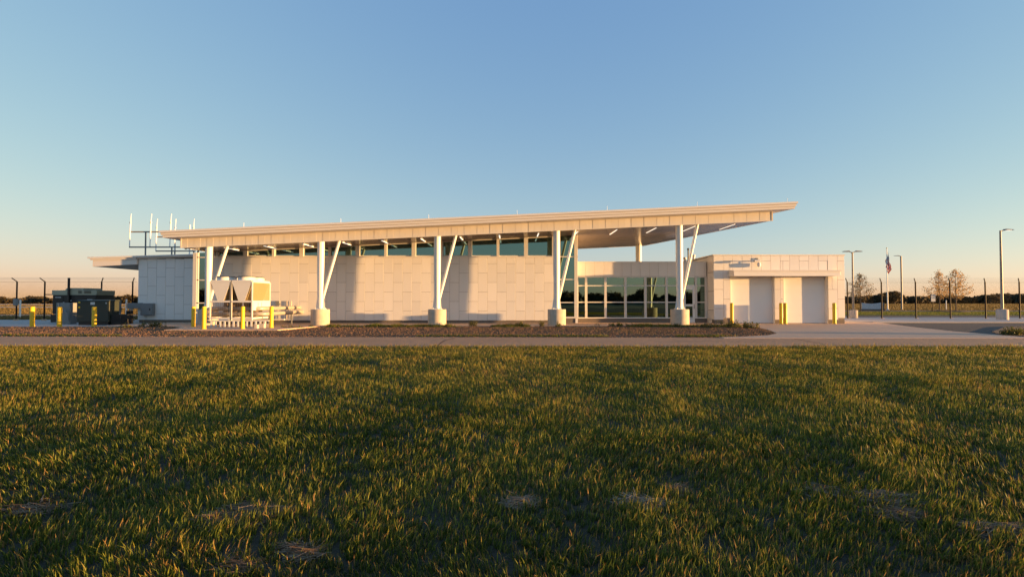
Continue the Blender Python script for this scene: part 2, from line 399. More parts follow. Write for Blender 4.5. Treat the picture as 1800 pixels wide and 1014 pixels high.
# --- clerestory: twelve bays that grow with the roof
XP = [-19.08 + 1.817 * i for i in range(13)]
for i in range(12):
    x0, x1 = XP[i], XP[i + 1]; w = .13 if i % 2 else .085
    mb = MB()
    zt = lambda x, y: soff(x) - .012
    wl_ = .13 if i % 2 else .085; wr_ = .085 if i % 2 else .13
    mb.prism([(x0 - wl_, YW - .02), (x0 + wl_, YW - .02), (x0 + wl_, YW + .2), (x0 - wl_, YW + .2)], 4.331, zt)
    mb.prism([(x0 + wl_, YW + .05), (x1 - wr_, YW + .05), (x1 - wr_, YW + .2), (x0 + wl_, YW + .2)], 4.331, 4.40)
    mb.prism([(x0 + wl_, YW + .03), (x1 - wr_, YW + .03), (x1 - wr_, YW + .2), (x0 + wl_, YW + .2)], lambda x, y: soff(x) - .06, zt)
    if i == 11: mb.prism([(x1 - .13, YW - .02), (x1 + .13, YW - .02), (x1 + .13, YW + .2), (x1 - .13, YW + .2)], 4.331, zt)
    wn_ = mb.build('window', M['frame_alu'], B, (x0, YW, 4.33))
    MB().prism([(x0 + wl_ - .01, YW + .11), (x1 - wr_ + .01, YW + .11), (x1 - wr_ + .01, YW + .125), (x0 + wl_ - .01, YW + .125)], 4.39, lambda x, y: soff(x) - .05).build('pane', M['glass'], wn_, (x0, YW, 4.33))

# --- full-height glazed corners
def curtain(x0, x1, yf, xs_, zs, z0, ztop, pw=.11):
    mb = MB()
    for a in xs_: mb.prism([(a - pw, yf), (a + pw, yf), (a + pw, yf + .18), (a - pw, yf + .18)], z0, ztop)
    for z in zs: mb.box(x0, x1, yf + .02, yf + .15, z - .035, z + .035)
    mb.box(x0, x1, yf - .01, yf + .16, z0 - .09, z0 + .02)
    cw = mb.build('curtain_wall', M['frame_alu'], B, ((x0 + x1) / 2, yf, z0))
    xs2 = sorted(xs_)
    for a, b in zip(xs2, xs2[1:]):
        lv = [z0] + list(zs) + [None]
        for u, v in zip(lv, lv[1:]):
            zt_ = (lambda x, y: soff(x) - .02) if v is None else v
            MB().prism([(a + pw - .01, yf + .085), (b - pw + .01, yf + .085), (b - pw + .01, yf + .1), (a + pw - .01, yf + .1)], u, zt_).build('pane', M['glass'], cw)
    return cw
ztp = lambda x, y: soff(x) - .012
curtain(-20.66, -19.28, YW, [-20.52, -19.36], [1.32, 2.80, 4.27], .36, ztp, .12)
curtain(2.82, 4.25, YW, [2.90, 4.13], [1.355, 2.84, 4.31], .42, ztp, .10)
MB().box(2.7, 4.24, YW + .05, YW + .38, 0, .33).build('plinth', M['plinth'], B)
MB().box(-20.65, -19.28, YW + .05, YW + .38, 0, .27).build('plinth', M['plinth'], B)
MB().box(-20.64, -19.3, YW + .2, YW + .39, .3, 4.5).build('glazing_backing', M['black_metal'], B)

# --- recessed glazed link
link = MB(); link.box(4.25, 13.1, YR + .45, 40, 0, 3.98)
link.build('link_core', M['joint'], B)
lw_ = MB().box(4.25, 12.9, YR + .036, YR + .44, 3.07, 4.0).build('link_wall', M['joint'], B)
x = 4.27
while x < 12.85:
    xe = min(x + .604, 12.88); inst('wall_panel', panel_mesh(xe - x, .93, 'panel'), lw_, (x + GAP / 2, YR, 3.075 + GAP / 2), R(rng.uniform(-.2, .2))); x += .604
MB().box(4.25, 12.95, YR - .03, 40.02, 4.0, 4.06).build('coping', M['trim_white'], B)
MB().box(4.25, 12.9, YR + .05, YR + .4, 0, .30).build('plinth', M['plinth'], B)
MB().box(4.25, 12.9, YR - .03, YR + .2, .30, .37).build('window_sill', M['trim_white'], B)
posts = [4.31, 4.91, 6.19, 7.51, 8.83, 10.23, 11.32, 12.17, 12.84]
for i, (a, b) in enumerate(zip(posts, posts[1:])):
    if i == 6: continue
    w = .075; mb = MB(); top = 3.07
    mb.box(a - w, a + w, YR - .02, YR + .16, .371, top)
    if i in (5, 7): mb.box(b - w, b + w, YR - .02, YR + .16, .371, top)
    for z in (2.46, 1.37): mb.box(a + w, b - w, YR + .01, YR + .14, z - .035, z + .035)
    mb.box(a + w, b - w, YR + .0, YR + .14, top - .07, top)
    wn_ = mb.build('window', M['frame_alu'], B, ((a + b) / 2, YR, .37))
    for u, v in ((.37, 1.36), (1.37, 2.46), (2.47, 3.03)):
        MB().box(a + w - .01, b - w + .01, YR + .07, YR + .084, u, v).build('pane', M['glass'], wn_)
# entrance door with a glazed transom
dr = MB(); a, b = 11.40, 12.09
dr.box(a - .005, a + .09, YR + .02, YR + .12, .03, 2.35).box(b - .13, b + .004, YR + .02, YR + .12, .03, 2.35).box(a + .09, b - .13, YR + .02, YR + .12, .03, .28)
dr.box(a + .09, b - .13, YR + .02, YR + .12, 1.10, 1.24).box(a + .09, b - .13, YR + .02, YR + .12, 2.20, 2.35).box(a - .005, b + .004, YR - .01, YR + .14, 2.351, 2.50).box(a - .005, b + .004, YR - .01, YR + .14, 3.0, 3.07)
door = dr.build('door', M['door_white'], B, ((a + b) / 2, YR, .03)); tag(door, 'white framed glass entrance door')
for u, v in ((.27, 1.11), (1.23, 2.21)): MB().box(a + .085, b - .125, YR + .06, YR + .074, u, v).build('pane', M['glass'], door)
MB().box(a, b, YR + .06, YR + .074, 2.49, 3.01).build('pane', M['glass'], door)
MB().tube([(b - .06, YR + .02, .95), (b - .06, YR - .06, .97), (b - .06, YR - .06, 1.22), (b - .06, YR + .02, 1.24)], .016, 6).build('handle', M['black_metal'], door)

# --- garage wing
GX0, GX1, GT = 12.92, 21.30, 4.36
D = [(13.97, 16.80), (17.37, 20.19)]; DT = 3.01
gm = MB()
gm.box(GX0 + .03, D[0][0], YG + .037, YG + .36, .25, GT - .02).box(D[0][1], D[1][0], YG + .037, YG + .36, .25, GT - .02).box(D[1][1], GX1 - .03, YG + .037, YG + .36, .25, GT - .02)
gm.box(D[0][0], D[0][1], YG + .037, YG + .36, DT, GT - .02).box(D[1][0], D[1][1], YG + .037, YG + .36, DT, GT - .02)
gw = gm.build('garage_wall', M['joint'], B)
clad(gw, GX0, GX1, YG, .25, GT, 'panel', phase=.72, holes=[(D[0][0] - .01, D[0][1] + .01, 0, DT), (D[1][0] - .01, D[1][1] + .01, 0, DT), (13.9, 20.5, 3.05, 3.32)])
MB().box(GX0 + .04, GX1 - .02, YG + .42, 41.9, 0, GT - .03).build('garage_core', M['panel'], B)
for a, b in ((GX0 + .02, D[0][0] - .002), (D[0][1] + .002, D[1][0] - .002), (D[1][1] + .002, GX1 - .02)):
    MB().box(a, b, YG + .03, YG + .4, 0, .248).build('plinth', M['plinth'], B)
sw = MB().box(GX0 + .037, GX0 + .05, YG + .06, YG + 1.06, .25, GT - .02).build('return_wall', M['joint'], B)
pm = MB()
for z0_, z1_ in ((.26, .86), (.87, 2.08), (2.09, 3.30), (3.31, GT)): pm = MB().box(GX0 + .001, GX0 + .036, YG + .03, YR - .03, z0_, z1_ - .015); pm.build('wall_panel', M['panel'], sw)
MB().box(GX0 - .04, GX1 + .04, YG - .03, 42, GT + .001, GT + .07).build('coping', M['trim_white'], B)
for k, (a, b) in enumerate(D):
    mb = MB(); mb.box(a - .002, b + .002, YG + .30, YG + .34, 0.02, DT + .1)
    dd = mb.build('garage_door', M['door_white'], B, ((a + b) / 2, YG + .3, .02)); tag(dd, 'white sectional garage door')
    nz = 6; hz = (DT + .05 - .03) / nz
    for j in range(nz): MB().box(a + .01, b - .01, YG + .262, YG + .298, .035 + j * hz, .035 + (j + 1) * hz - .005).build('door_panel', M['door_white'], dd)
    MB().box(a, b, YG + .25, YG + .30, .0225, .0345).build('bottom_seal', M['black_metal'], dd)
    for xx in ((a - .0, a + .012), (b - .012, b)): MB().box(xx[0], xx[1], YG + .002, YG + .255, .0225, DT - .002).build('jamb', M['trim_white'], dd)
aw = MB(); aw.hexa([(13.85, 31.56, 3.02), (20.50, 31.56, 3.02), (20.50, YG - .002, 3.02), (13.85, YG - .002, 3.02)], [(13.85, 31.56, 3.36), (20.50, 31.56, 3.36), (20.50, YG - .002, 3.42), (13.85, YG - .002, 3.42)])
awning = aw.build('awning', M['trim_white'], B, (17, 32, 3.02), .01)
MB().box(13.80, 20.55, 31.52, 31.559, 3.30, 3.385).build('edge_trim', M['fascia'], awning)
MB().box(13.83, 20.52, 31.53, 31.559, 3.005, 3.05).build('edge_trim', M['fascia'], awning)

# --- left wing with its canopy
lm = MB().prism([(-24.94, YL + .037), (-20.66, YL + .037), (-20.66, 41.5), (-24.94, 41.5)], .18, lambda x, y: 4.30 + .02 * (x + 25)).build('wing_wall', M['joint'], B)
clad(lm, -24.97, -20.67, YL, .19, 4.30, 'panel_grey', phase=.42)
MB().box(-24.9, -20.67, YL + .05, 41.4, 0, .179).build('plinth', M['plinth'], B)
def cz(x): return 4.27 + .028 * (x + 28)
MB().prism([(-28.15, YL - .30), (-20.67, YL - .30), (-20.67, 41.6), (-28.15, 41.6)], lambda x, y: cz(x), lambda x, y: cz(x) + .10).build('coping', M['trim_white'], B)
cn = MB().prism([(-27.9, YL - .16), (-24.98, YL - .16), (-24.98, 41.3), (-27.9, 41.3)], lambda x, y: 3.74 + .05 * (x + 27.9), lambda x, y: cz(x) - .001).build('canopy', M['band'], B)
MB().prism([(-24.975, YL - .16), (-20.67, YL - .16), (-20.67, YL - .003), (-24.975, YL - .003)], lambda x, y: cz(x) - .09, lambda x, y: cz(x) - .001).build('fascia', M['fascia'], B)
MB().prism([(-28.02, YL - .22), (-24.985, YL - .22), (-24.985, YL - .165), (-28.02, YL - .165)], lambda x, y: cz(x) - .12, lambda x, y: cz(x) - .001).build('edge_trim', M['fascia'], cn)

# --- main roof
roof = MB().prism([(-20.22, 29.32), (16.3, 29.32), (11.2, 42.7), (-20.22, 42.7)], lambda x, y: fas(x) + .01, lambda x, y: fas(x) + .36).build('roof', M['roofing'], B, (-2, 36, 5.9))
def strip(y0, y1, xl, xr, a, b, m):     # one long profile of the stepped eaves trim along the front, then the slanted end and the left end
    sk = .379
    mb = MB()
    mb.prism([(xl, y0), (xr, y0), (xr - sk * (y1 - y0) * 0, y1), (xl, y1)], lambda x, y: fas(x) + a, lambda x, y: fas(x) + b)
    yb = 42.8
    mb.prism([(xr, y0 + .001), (xr - sk * (yb - y0), yb), (xr - sk * (yb - y0) - (y1 - y0), yb), (xr - (y1 - y0), y1 + .001), (xr - .0005, y1 + .001)][::-1] if False else
             [(xr - .12, y1 + .001), (xr - .001, y1 + .001), (xr - sk * (yb - y1), yb), (xr - sk * (yb - y1) - .12, yb)], lambda x, y: fas(x) + a, lambda x, y: fas(x) + b)
    mb.prism([(xl, y1 + .001), (xl + .12, y1 + .001), (xl + .12, yb), (xl, yb)], lambda x, y: fas(x) + a, lambda x, y: fas(x) + b)
    mb.build('fascia', M[m], roof)
strip(29.22, 29.32, -20.22, 16.40, 0.0, .125, 'fascia')
strip(29.17, 29.318, -20.30, 16.46, .137, .265, 'fascia')
strip(29.11, 29.316, -20.38, 16.53, .277, .392, 'fascia')
strip(29.20, 29.319, -20.24, 16.42, .126, .136, 'joint')
strip(29.14, 29.317, -20.32, 16.48, .266, .276, 'joint')
MB().prism([(-20.2, 29.325), (16.25, 29.325), (15.9, YB0 + .05), (-19.7, YB0 + .05)], lambda x, y: fas(x) - .004, lambda x, y: fas(x) + .006).build('eaves_lining', M['fascia'], roof)
# band below the slab: upright metal panels one by one
band = MB(); zb = lambda x, y: soff(x) + .01; zt2 = lambda x, y: fas(x) - .006
band.prism([(-19.62, YB0 + .06), (15.44, YB0 + .06), (edge(YB1) - .06, YB1 - .05), (-19.62, YB1 - .05)], lambda x, y: soff(x) + .045, zt2)
bandp = band.build('band', M['band'], B, (-2, 36, 5))
NBP = 92; bw = (15.5 + 19.65) / NBP
mb = MB(); h0 = (fas(0) - soff(0)) - .008; w_ = bw - .005
mb.hexa([(0, 0, 0), (w_, 0, SL * w_), (w_, .05, SL * w_), (0, .05, 0)], [(0, 0, h0), (w_, 0, h0 + SL * w_), (w_, .05, h0 + SL * w_), (0, .05, h0)])
bm_ = mb.mesh('fascia_panel', M['band'])
for i in range(NBP):
    xx = -19.65 + bw * i
    inst('fascia_panel', bm_, bandp, (xx, YB0 + (.004 if i % 2 else 0), soff(xx) - .001), R(rng.uniform(-.45, .45)))
MB().prism([(-19.67, YB0 - .012), (15.5, YB0 - .012), (15.5, YB0 + .058), (-19.67, YB0 + .058)], lambda x, y: soff(x) - .03, lambda x, y: soff(x) - .004).build('drip_edge', M['trim_white'], bandp)
MB().prism([(15.44, YB0 - .01), (15.52, YB0 - .01), (edge(YB1) + .02, YB1), (edge(YB1) - .06, YB1)], lambda x, y: soff(x) - .01, zt2).build('end_panel', M['band'], bandp)
MB().prism([(-19.70, YB0 - .01), (-19.63, YB0 - .01), (-19.63, YB1), (-19.70, YB1)], lambda x, y: soff(x) - .01, zt2).build('end_panel', M['band'], bandp)
MB().prism([(-19.6, YB1 - .045), (edge(YB1) - .05, YB1 - .045), (edge(YB1) - .05, YB1), (-19.6, YB1)], lambda x, y: soff(x) - .01, zt2).build('end_panel', M['band'], bandp)
# soffit planks, slightly bowed, each its own piece
y = YB0 + .062; pw = .298
while y < YB1 - .1:
    y1 = min(y + pw - .012, YB1 - .05); x0_ = -19.6; mb = MB(); nseg = 6
    for j in range(nseg):
        ya, yb_ = y + (y1 - y) * j / nseg, y + (y1 - y) * (j + 1) / nseg
        da, db = .010 * math.sin(PI * j / nseg), .010 * math.sin(PI * (j + 1) / nseg)
        xa, xb = edge(ya) - .07, edge(yb_) - .07
        mb.smooth = True
        mb.add([(x0_, ya, soff(x0_) + .012 - da), (xa, ya, soff(xa) + .012 - da), (xb, yb_, soff(xb) + .012 - db), (x0_, yb_, soff(x0_) + .012 - db)], [(0, 3, 2, 1)])
    # top so the plank is solid
    xa, xb = edge(y) - .07, edge(y1) - .07
    mb.smooth = False
    mb.add([(x0_, y, soff(x0_) + .03), (xa, y, soff(xa) + .03), (xb, y1, soff(xb) + .03), (x0_, y1, soff(x0_) + .03), (x0_, y, soff(x0_) + .012), (xa, y, soff(xa) + .012), (xb, y1, soff(xb) + .012), (x0_, y1, soff(x0_) + .012)],
           [(0, 1, 2, 3), (4, 5, 1, 0), (5, 6, 2, 1), (6, 7, 3, 2), (7, 4, 0, 3)])
    mb.build('soffit_plank', M['soffit'], bandp)
    y += pw
# soffit light strips
for i in range(14):
    xx = -17.5 + 2.39 * i; y0_, y1_ = 30.75, (32.35 if xx < 4.4 else 33.0)
    mb = MB().prism([(xx - .045, y0_), (xx + .045, y0_), (xx + .045, y1_), (xx - .045, y1_)], lambda x, y: soff(x) - .03, lambda x, y: soff(x) + .0)
    sl_ = mb.build('soffit_light', M['trim_white'], bandp)
    mb = MB().prism([(xx - .036, y0_ + .01), (xx + .036, y0_ + .01), (xx + .036, y1_ - .01), (xx - .036, y1_ - .01)], lambda x, y: soff(x) - .042, lambda x, y: soff(x) - .031)
    o = mb.build('light_lens', M['led'], bandp)
# lightning rods along the roof edge
for px in (427, 598, 753, 909, 1068, 1227, 1386):
    p = at(px, 400, 29.6); zt_ = fas(p.x) + .36
    MB().tube([(p.x, 29.6, zt_), (p.x, 29.6, zt_ + .02), (p.x, 29.6, zt_ + .08), (p.x, 29.6, zt_ + .36)], [.04, .035, .012, .008], 6).build('lightning_rod', M['antenna_white'], roof)

# --- columns with raking braces on concrete pedestals
def column(cx, cy=30.27, ped=True, r0=.17, r1=.205):
    top = soff(cx) + .005; zp = .955 if ped else 0
    c = MB().lathe((cx, cy), [(r0, zp + .02), (r0 + .01, zp + .6), (r1, zp + 2.2), (r1, top)], 24).build('column', M['column_paint'], B, (cx, cy, zp))
    if not ped: return c
    MB().tube([(cx + .12, cy, zp + .62), (cx + 1.10, cy, soff(cx + 1.1) + .0)], .088, 14).build('brace', M['column_paint'], c)
    MB().lathe((cx, cy), [(.535, .028), (.54, .06), (.54, .925), (.525, .955)], 32).build('pedestal', M['concrete_pedestal'], c)
    MB().box(cx - .27, cx + .27, cy - .27, cy + .27, zp + .001, zp + .035).build('base_plate', M['column_paint'], c)
    for s in (-1, 1):
        mb = MB(); mb.hexa([(cx + s * .15 - (.12 if s < 0 else 0), cy - .012, zp + .036), (cx + s * .15 + (.12 if s > 0 else 0), cy - .012, zp + .036), (cx + s * .15 + (.12 if s > 0 else 0), cy + .012, zp + .036), (cx + s * .15 - (.12 if s < 0 else 0), cy + .012, zp + .036)],
                           [(cx + s * .16 - .02, cy - .012, zp + .75), (cx + s * .16 + .02, cy - .012, zp + .75), (cx + s * .16 + .02, cy + .012, zp + .75), (cx + s * .16 - .02, cy + .012, zp + .75)]); mb.build('gusset', M['column_paint'], c)
    for sx in (-1, 1):
        for sy in (-1, 1): MB().lathe((cx + .21 * sx, cy + .21 * sy), [(.025, zp + .036), (.025, zp + .085)], 6).build('anchor_bolt', M['galv'], c)
    return c
for cx in (-18.15, -11.45, -4.47, 2.67, 10.02): column(cx)
column(10.35, 41.3, False, .24, .24)

# --- small things fixed to the building
p = at(1330, 465, YG)
sc_ = empty('security_camera', (p.x, YG, p.z), 'white security camera on a wall bracket above the left garage door', 'camera')
MB().box(p.x - .02, p.x + .10, YG - .06, YG - .003, p.z + .17, p.z + .42).build('junction_box', M['grey_box'], sc_)
MB().tube([(p.x + .03, YG - .06, p.z + .22), (p.x + .0, YG - .32, p.z + .26), (p.x - .12, YG - .36, p.z + .22)], .028, 8).build('arm', M['trim_white'], sc_)
MB().tube([(p.x - .30, YG - .36, p.z + .20), (p.x + .02, YG - .36, p.z + .22)], .075, 12).build('housing', M['trim_white'], sc_)
MB().tube([(p.x - .316, YG - .36, p.z + .199), (p.x - .301, YG - .36, p.z + .2)], .05, 12).build('lens', M['black_metal'], sc_)
MB().lathe((p.x + .07, YG - .2), [(.05, p.z - .16), (.11, p.z - .13), (.12, p.z + .08), (.03, p.z + .12)], 14).build('dome', M['trim_white'], sc_)
MB().tube([(p.x + .07, YG - .2, p.z + .12), (p.x + .07, YG - .2, p.z + .20), (p.x + .05, YG - .05, p.z + .22)], .018, 6).build('dome_bracket', M['trim_white'], sc_)

def vent(px, y0, Y, h, r, name, label, m):
    p = at(px, y0, Y); o = empty(name, (p.x, Y, 4.06), label, 'vent pipe')
    MB().tube([(p.x, Y, 4.05), (p.x, Y, 4.06 + h)], r, 10).build('pipe', M[m], o)
    MB().lathe((p.x, Y), [(r * 1.1, 4.06 + h - .06), (r * 1.7, 4.06 + h - .03), (r * 1.7, 4.06 + h + .04), (r * .6, 4.06 + h + .08)], 10).build('cap', M[m], o)
vent(1210.3, 460, 35.5, 1.02, .045, 'vent_pipe', 'tall thin black pipe on the low roof behind the right column', 'black_metal')
vent(1204.5, 460, 36, .42, .08, 'vent_pipe', 'short pale vent left of the black pipe on the low roof', 'trim_white')
vent(1220, 460, 36, .60, .08, 'vent_pipe', 'pale capped vent right of the black pipe on the low roof', 'trim_white')

eb = at(263, 543.5, YL)
e = empty('electrical_box', (eb.x, YL - .1, eb.z - .4), 'grey electrical box with side trough on the shaded left wing wall', 'electrical box')
MB().box(eb.x - .40, eb.x + .40, YL - .27, YL - .02, eb.z - .40, eb.z + .40).build('enclosure', M['grey_box'], e, bevel=.015)
MB().box(eb.x - .37, eb.x + .37, YL - .285, YL - .271, eb.z - .37, eb.z + .37).build('cover', M['grey_box'], e)
MB().box(eb.x + .20, eb.x + .26, YL - .31, YL - .286, eb.z - .06, eb.z + .06).build('latch', M['black_metal'], e)
MB().box(eb.x - 1.38, eb.x - .405, YL - .24, YL - .02, eb.z + .05, eb.z + .42).build('trough', M['grey_box'], e, bevel=.01)
for k in range(3): MB().tube([(eb.x - 1.22 + .1 * k, YL - .13, .05), (eb.x - 1.22 + .1 * k, YL - .13, eb.z + .06)], .035, 8).build('conduit', M['galv'], e)
bb = at(227.5, 563, 33.2)
tg = empty('meter_cabinet', (bb.x, 33.2, .07), 'slim black cabinet beside the left wing corner', 'cabinet')
MB().box(bb.x - .13, bb.x + .13, 33.1, 33.4, -.028, .82).build('case', M['black_metal'], tg, bevel=.01)
MB().box(bb.x - .10, bb.x + .10, 33.085, 33.099, .12, .77).build('door', M['gen_black'], tg)

gl = empty('gooseneck_conduit', (-20.75, 33.2, 4.6), 'black curved gooseneck conduit at the upper left corner of the hall', 'conduit')
MB().tube([(-22.2, 34.6, 5.15), (-21.8, 34.3, 5.22), (-21.3, 34.0, 5.2), (-20.95, 33.7, 5.05), (-20.8, 33.5, 4.8), (-20.78, 33.4, 4.55)], .05, 8).build('pipe', M['black_metal'], gl)
MB().tube([(-22.42, 34.7, 5.08), (-22.15, 34.57, 5.17)], [.11, .06], 10).build('hood', M['black_metal'], gl)

# ------------------------------------------------------------------ antenna racks on the left wing roof
def rack(Y, xs_, ytop, ythick, ybot, yb1, yb2, xb0, xb1, supports, label):
    o = empty('antenna_rack', (at(xb0, 0, Y).x, Y, 4.4), label, 'antenna')
    for px in xs_:
        a, b, c = at(px + 1.2, ytop, Y), at(px, ythick, Y), at(px - 1, ybot, Y)
        mast = MB().tube([c, b], .036, 10).build('mast', M['antenna_white'], o)
        MB().tube([b + Vector((.0, 0, -.06)), b + Vector((0, 0, .05))], .065, 10).build('clamp', M['galv'], mast)
        MB().tube([b, a], [.028, .018], 8).build('whip', M['antenna_white'], mast)
    for yy, m in ((yb1, 'lamp_grey'), (yb2, 'dark_steel')):
        a, b = at(xb0, yy, Y), at(xb1, yy, Y); MB().box(a.x, b.x, Y - .04 + .1, Y + .04 + .1, a.z - .045, a.z + .045).build('crossbar', M[m], o)
    for px, yy in supports:
        a = at(px, yy, Y); MB().tube([(a.x, Y + .1, 4.35), (a.x, Y + .1, a.z)], .05, 8).build('support', M['dark_steel'], o)
    return o
rack(36.0, (227, 263, 298), 375.5, 391, 433, 407, 434, 224, 316, ((252.5, 408), (299, 434)), 'white three-mast antenna rack, left and taller one on the left wing roof')
rack(39.0, (273.5, 306, 338.5), 384.5, 400, 440.5, 416, 441, 271, 341, ((304.5, 426), (338, 441)), 'white three-mast antenna rack behind the roof corner, right one on the left wing roof')
wa = at(332, 405, 40.5)
o = empty('whip_antenna', (wa.x, 40.5, 4.5), 'single white whip antenna just left of the rightmost rack mast', 'antenna')
MB().tube([(wa.x, 40.5, 4.4), (wa.x, 40.5, 7.55)], .05, 8).build('whip', M['antenna_white'], o)
MB().lathe((wa.x, 40.5), [(.12, 4.4), (.12, 4.46), (.06, 4.6)], 10).build('foot', M['galv'], o)

# ------------------------------------------------------------------ chiller on its pad
CX0, CX1, CY0, CY1, CZ = -16.27, -14.00, 27.3, 29.25, .062
ch = empty('chiller', ((CX0 + CX1) / 2, (CY0 + CY1) / 2, CZ), 'white two-module air cooled chiller with V-shaped coil bays on a concrete pad', 'chiller')
mw = (CX1 - CX0) / 2
ZB, ZM, ZT = .52, 1.42, 2.50
fr = MB(); t = .035
for i in range(2):
    a, b = CX0 + i * mw + .01, CX0 + (i + 1) * mw - .01
    for xx in (a, b):
        for yy in (CY0, CY1): fr.box(xx - t, xx + t, yy - t, yy + t, ZB - .10, ZT)
    for z in (ZB, ZM, ZT):
        for yy in (CY0, CY1): fr.box(a + t, b - t, yy - t + .003, yy + t - .003, z - .045, z + .045)
        for xx in (a, b): fr.box(xx - t + .003, xx + t - .003, CY0 + t, CY1 - t, z - .045, z + .045)
fr.build('frame', M['chiller_white'], ch)
for i in range(2):
    a, b = CX0 + i * mw + .05, CX0 + (i + 1) * mw - .05; c = (a + b) / 2
    for yy in (CY0 - .028, CY1 + .012):       # V cover plate: wide at the top, narrow at the foot
        mb = MB()
        mb.add([(a, yy, ZT - .05), (c - .17, yy, ZM + .05), (c + .17, yy, ZM + .05), (b, yy, ZT - .05), (a, yy + .016, ZT - .05), (c - .17, yy + .016, ZM + .05), (c + .17, yy + .016, ZM + .05), (b, yy + .016, ZT - .05)],
               [(0, 1, 2, 3), (7, 6, 5, 4), (0, 4, 5, 1), (1, 5, 6, 2), (2, 6, 7, 3), (3, 7, 4, 0)])
        mb.build('cover_plate', M['chiller_white'], ch)
    for s, (xa, xb) in ((-1, (a, c - .17)), (1, (b, c + .17))):
        MB().hexa([(xb - .03, CY0 + .0, ZM + .06), (xb + .03, CY0, ZM + .06), (xb + .03, CY1 - .04, ZM + .06), (xb - .03, CY1 - .04, ZM + .06)],
                  [(xa - .03, CY0, ZT - .06), (xa + .03, CY0, ZT - .06), (xa + .03, CY1 - .04, ZT - .06), (xa - .03, CY1 - .04, ZT - .06)]).build('coil', M['coil'], ch)
    MB().box(a - .04, b + .04, CY0 - .02, CY1 + .02, ZT + .046, ZT + .075).build('top_deck', M['chiller_white'], ch)
    for yy in (CY0 + .5, CY0 + 1.45):
        fs = MB().lathe((c, yy), [(.47, ZT + .076), (.45, ZT + .10), (.44, ZT + .24), (.46, ZT + .255)], 28).build('fan_shroud', M['chiller_white'], ch)
        mb = MB()
        for rr in (.1, .2, .3, .4, .45):
            mb.tube([(c + rr * math.cos(q_ * PI / 10), yy + rr * math.sin(q_ * PI / 10), ZT + .275) for q_ in range(21)], .018, 4, False)
        for q_ in range(6): mb.tube([(c, yy, ZT + .275), (c + .46 * math.cos(q_ * PI / 3), yy + .46 * math.sin(q_ * PI / 3), ZT + .265)], .012, 4)
        mb.build('fan_guard', M['black_metal'], fs)
    mb = MB()      # wire guard of the lower bay
    for k in range(13): z = ZB + .09 + k * .062; mb.box(a, b, CY0 - .006, CY0 + .006, z - .006, z + .006)
    for k in range(9): xx = a + .04 + k * (b - a - .08) / 8; mb.box(xx - .005, xx + .005, CY0 - .013, CY0 - .0065, ZB + .05, ZM - .05)
    mb.build('wire_guard', M['mesh_dark'], ch)
    for k in range(2): MB().lathe((c - .22 + .44 * k, CY0 + 1.0), [(.17, ZB + .05), (.18, ZB + .15), (.18, ZB + .68), (.10, ZB + .8)], 16).build('compressor', M['mesh_dark'], ch)
    MB().box(a, b, CY0 + 1.2, CY0 + 1.24, ZB + .05, ZM - .05).build('back_panel', M['mesh_dark'], ch)
# right side: louvred coil guard above, cabinet panels below
sd_ = MB()
for k in range(17): z = ZM + .09 + k * .057; sd_.hexa([(CX1 + .0, CY0 + .08, z), (CX1 + .03, CY0 + .08, z - .012), (CX1 + .03, CY1 - .08, z - .012), (CX1 + .0, CY1 - .08, z)], [(CX1 + .0, CY0 + .08, z + .04), (CX1 + .032, CY0 + .08, z + .022), (CX1 + .032, CY1 - .08, z + .022), (CX1 + .0, CY1 - .08, z + .04)])
sd_.build('side_louvre', M['coil'], ch)
for a, b in ((CY0 + .05, CY0 + .55), (CY0 + .60, CY0 + .95), (CY0 + 1.0, CY1 - .05)): MB().box(CX1 + .002, CX1 + .03, a, b, ZB + .42, ZM - .05).build('side_panel', M['chiller_white'], ch)
base = MB(); base.box(CX0 - .05, CX1 + .9, CY0 + .02, CY0 + .12, ZB - .17, ZB - .101); base.box(CX0 - .05, CX1 + .9, CY1 - .12, CY1 - .02, ZB - .17, ZB - .101)
base.build('base_rail', M['chiller_white'], ch)
for k in range(13):
    xx = CX0 + .05 + k * .24; MB().box(xx - .045, xx + .045, CY0 + .03, CY0 + .11, CZ, ZB - .171).build('foot', M['chiller_white'], ch)
for k in range(5):
    xx = CX0 + .15 + k * .6; MB().tube([(xx, CY0 + .3, .25), (xx + .22, CY0 + .3, .25)], .09, 10).build('pump', M['mesh_dark'], ch)

for k, z in enumerate((1.03, .74)):
    o = empty('insulated_pipe', (-13.2, 29.0, z), ('upper' if k == 0 else 'lower') + ' silver jacketed pipe running from the chiller to the wall', 'pipe')
    xe = -13.74 if k == 0 else -13.58
    pts = [(CX0 - .35, 27.72, z - .5), (CX0 - .35, 27.72, z - .12), (CX0 - .3, 27.72, z - .03), (CX0 - .2, 27.72, z), (-14.6, 27.72, z), (xe - .35, 27.72, z), (xe - .12, 27.78, z), (xe, 27.97, z), (xe + .02, 28.3, z), (xe + .02, YW - .003, z)]
    MB().tube(pts, .115, 14).build('jacket', M['pipe_jacket'], o)
    for xx in (-15.9, -14.9, -14.2): MB().tube([(xx - .02, 27.72, z), (xx + .02, 27.72, z)], .121, 14).build('band_clamp', M['galv'], o)
    if k == 1:
        for yy in (28.3, 31.2): MB().box(xe - .03, xe + .02, yy, yy + .08, .03, z - .1165).build('support', M['dark_steel'], o)
for k, (px, py, w, d, h, lab) in enumerate(((450, 577.5, .15, .2, .2, 'leftmost small concrete block on the chiller pad'), (460, 576.5, .28, .2, .22, 'middle small concrete block on the chiller pad'), (470.5, 575.5, .24, .2, .2, 'rightmost small concrete block beside the right chiller bollard'))):
    p = gp(px, py, .06); tag(MB().box(p.x - w / 2, p.x + w / 2, p.y, p.y + d, .061, .061 + h).build('concrete_block', M['cmu'], None, (p.x, p.y, .06), .012), lab, 'block', 'concrete blocks on the chiller pad')
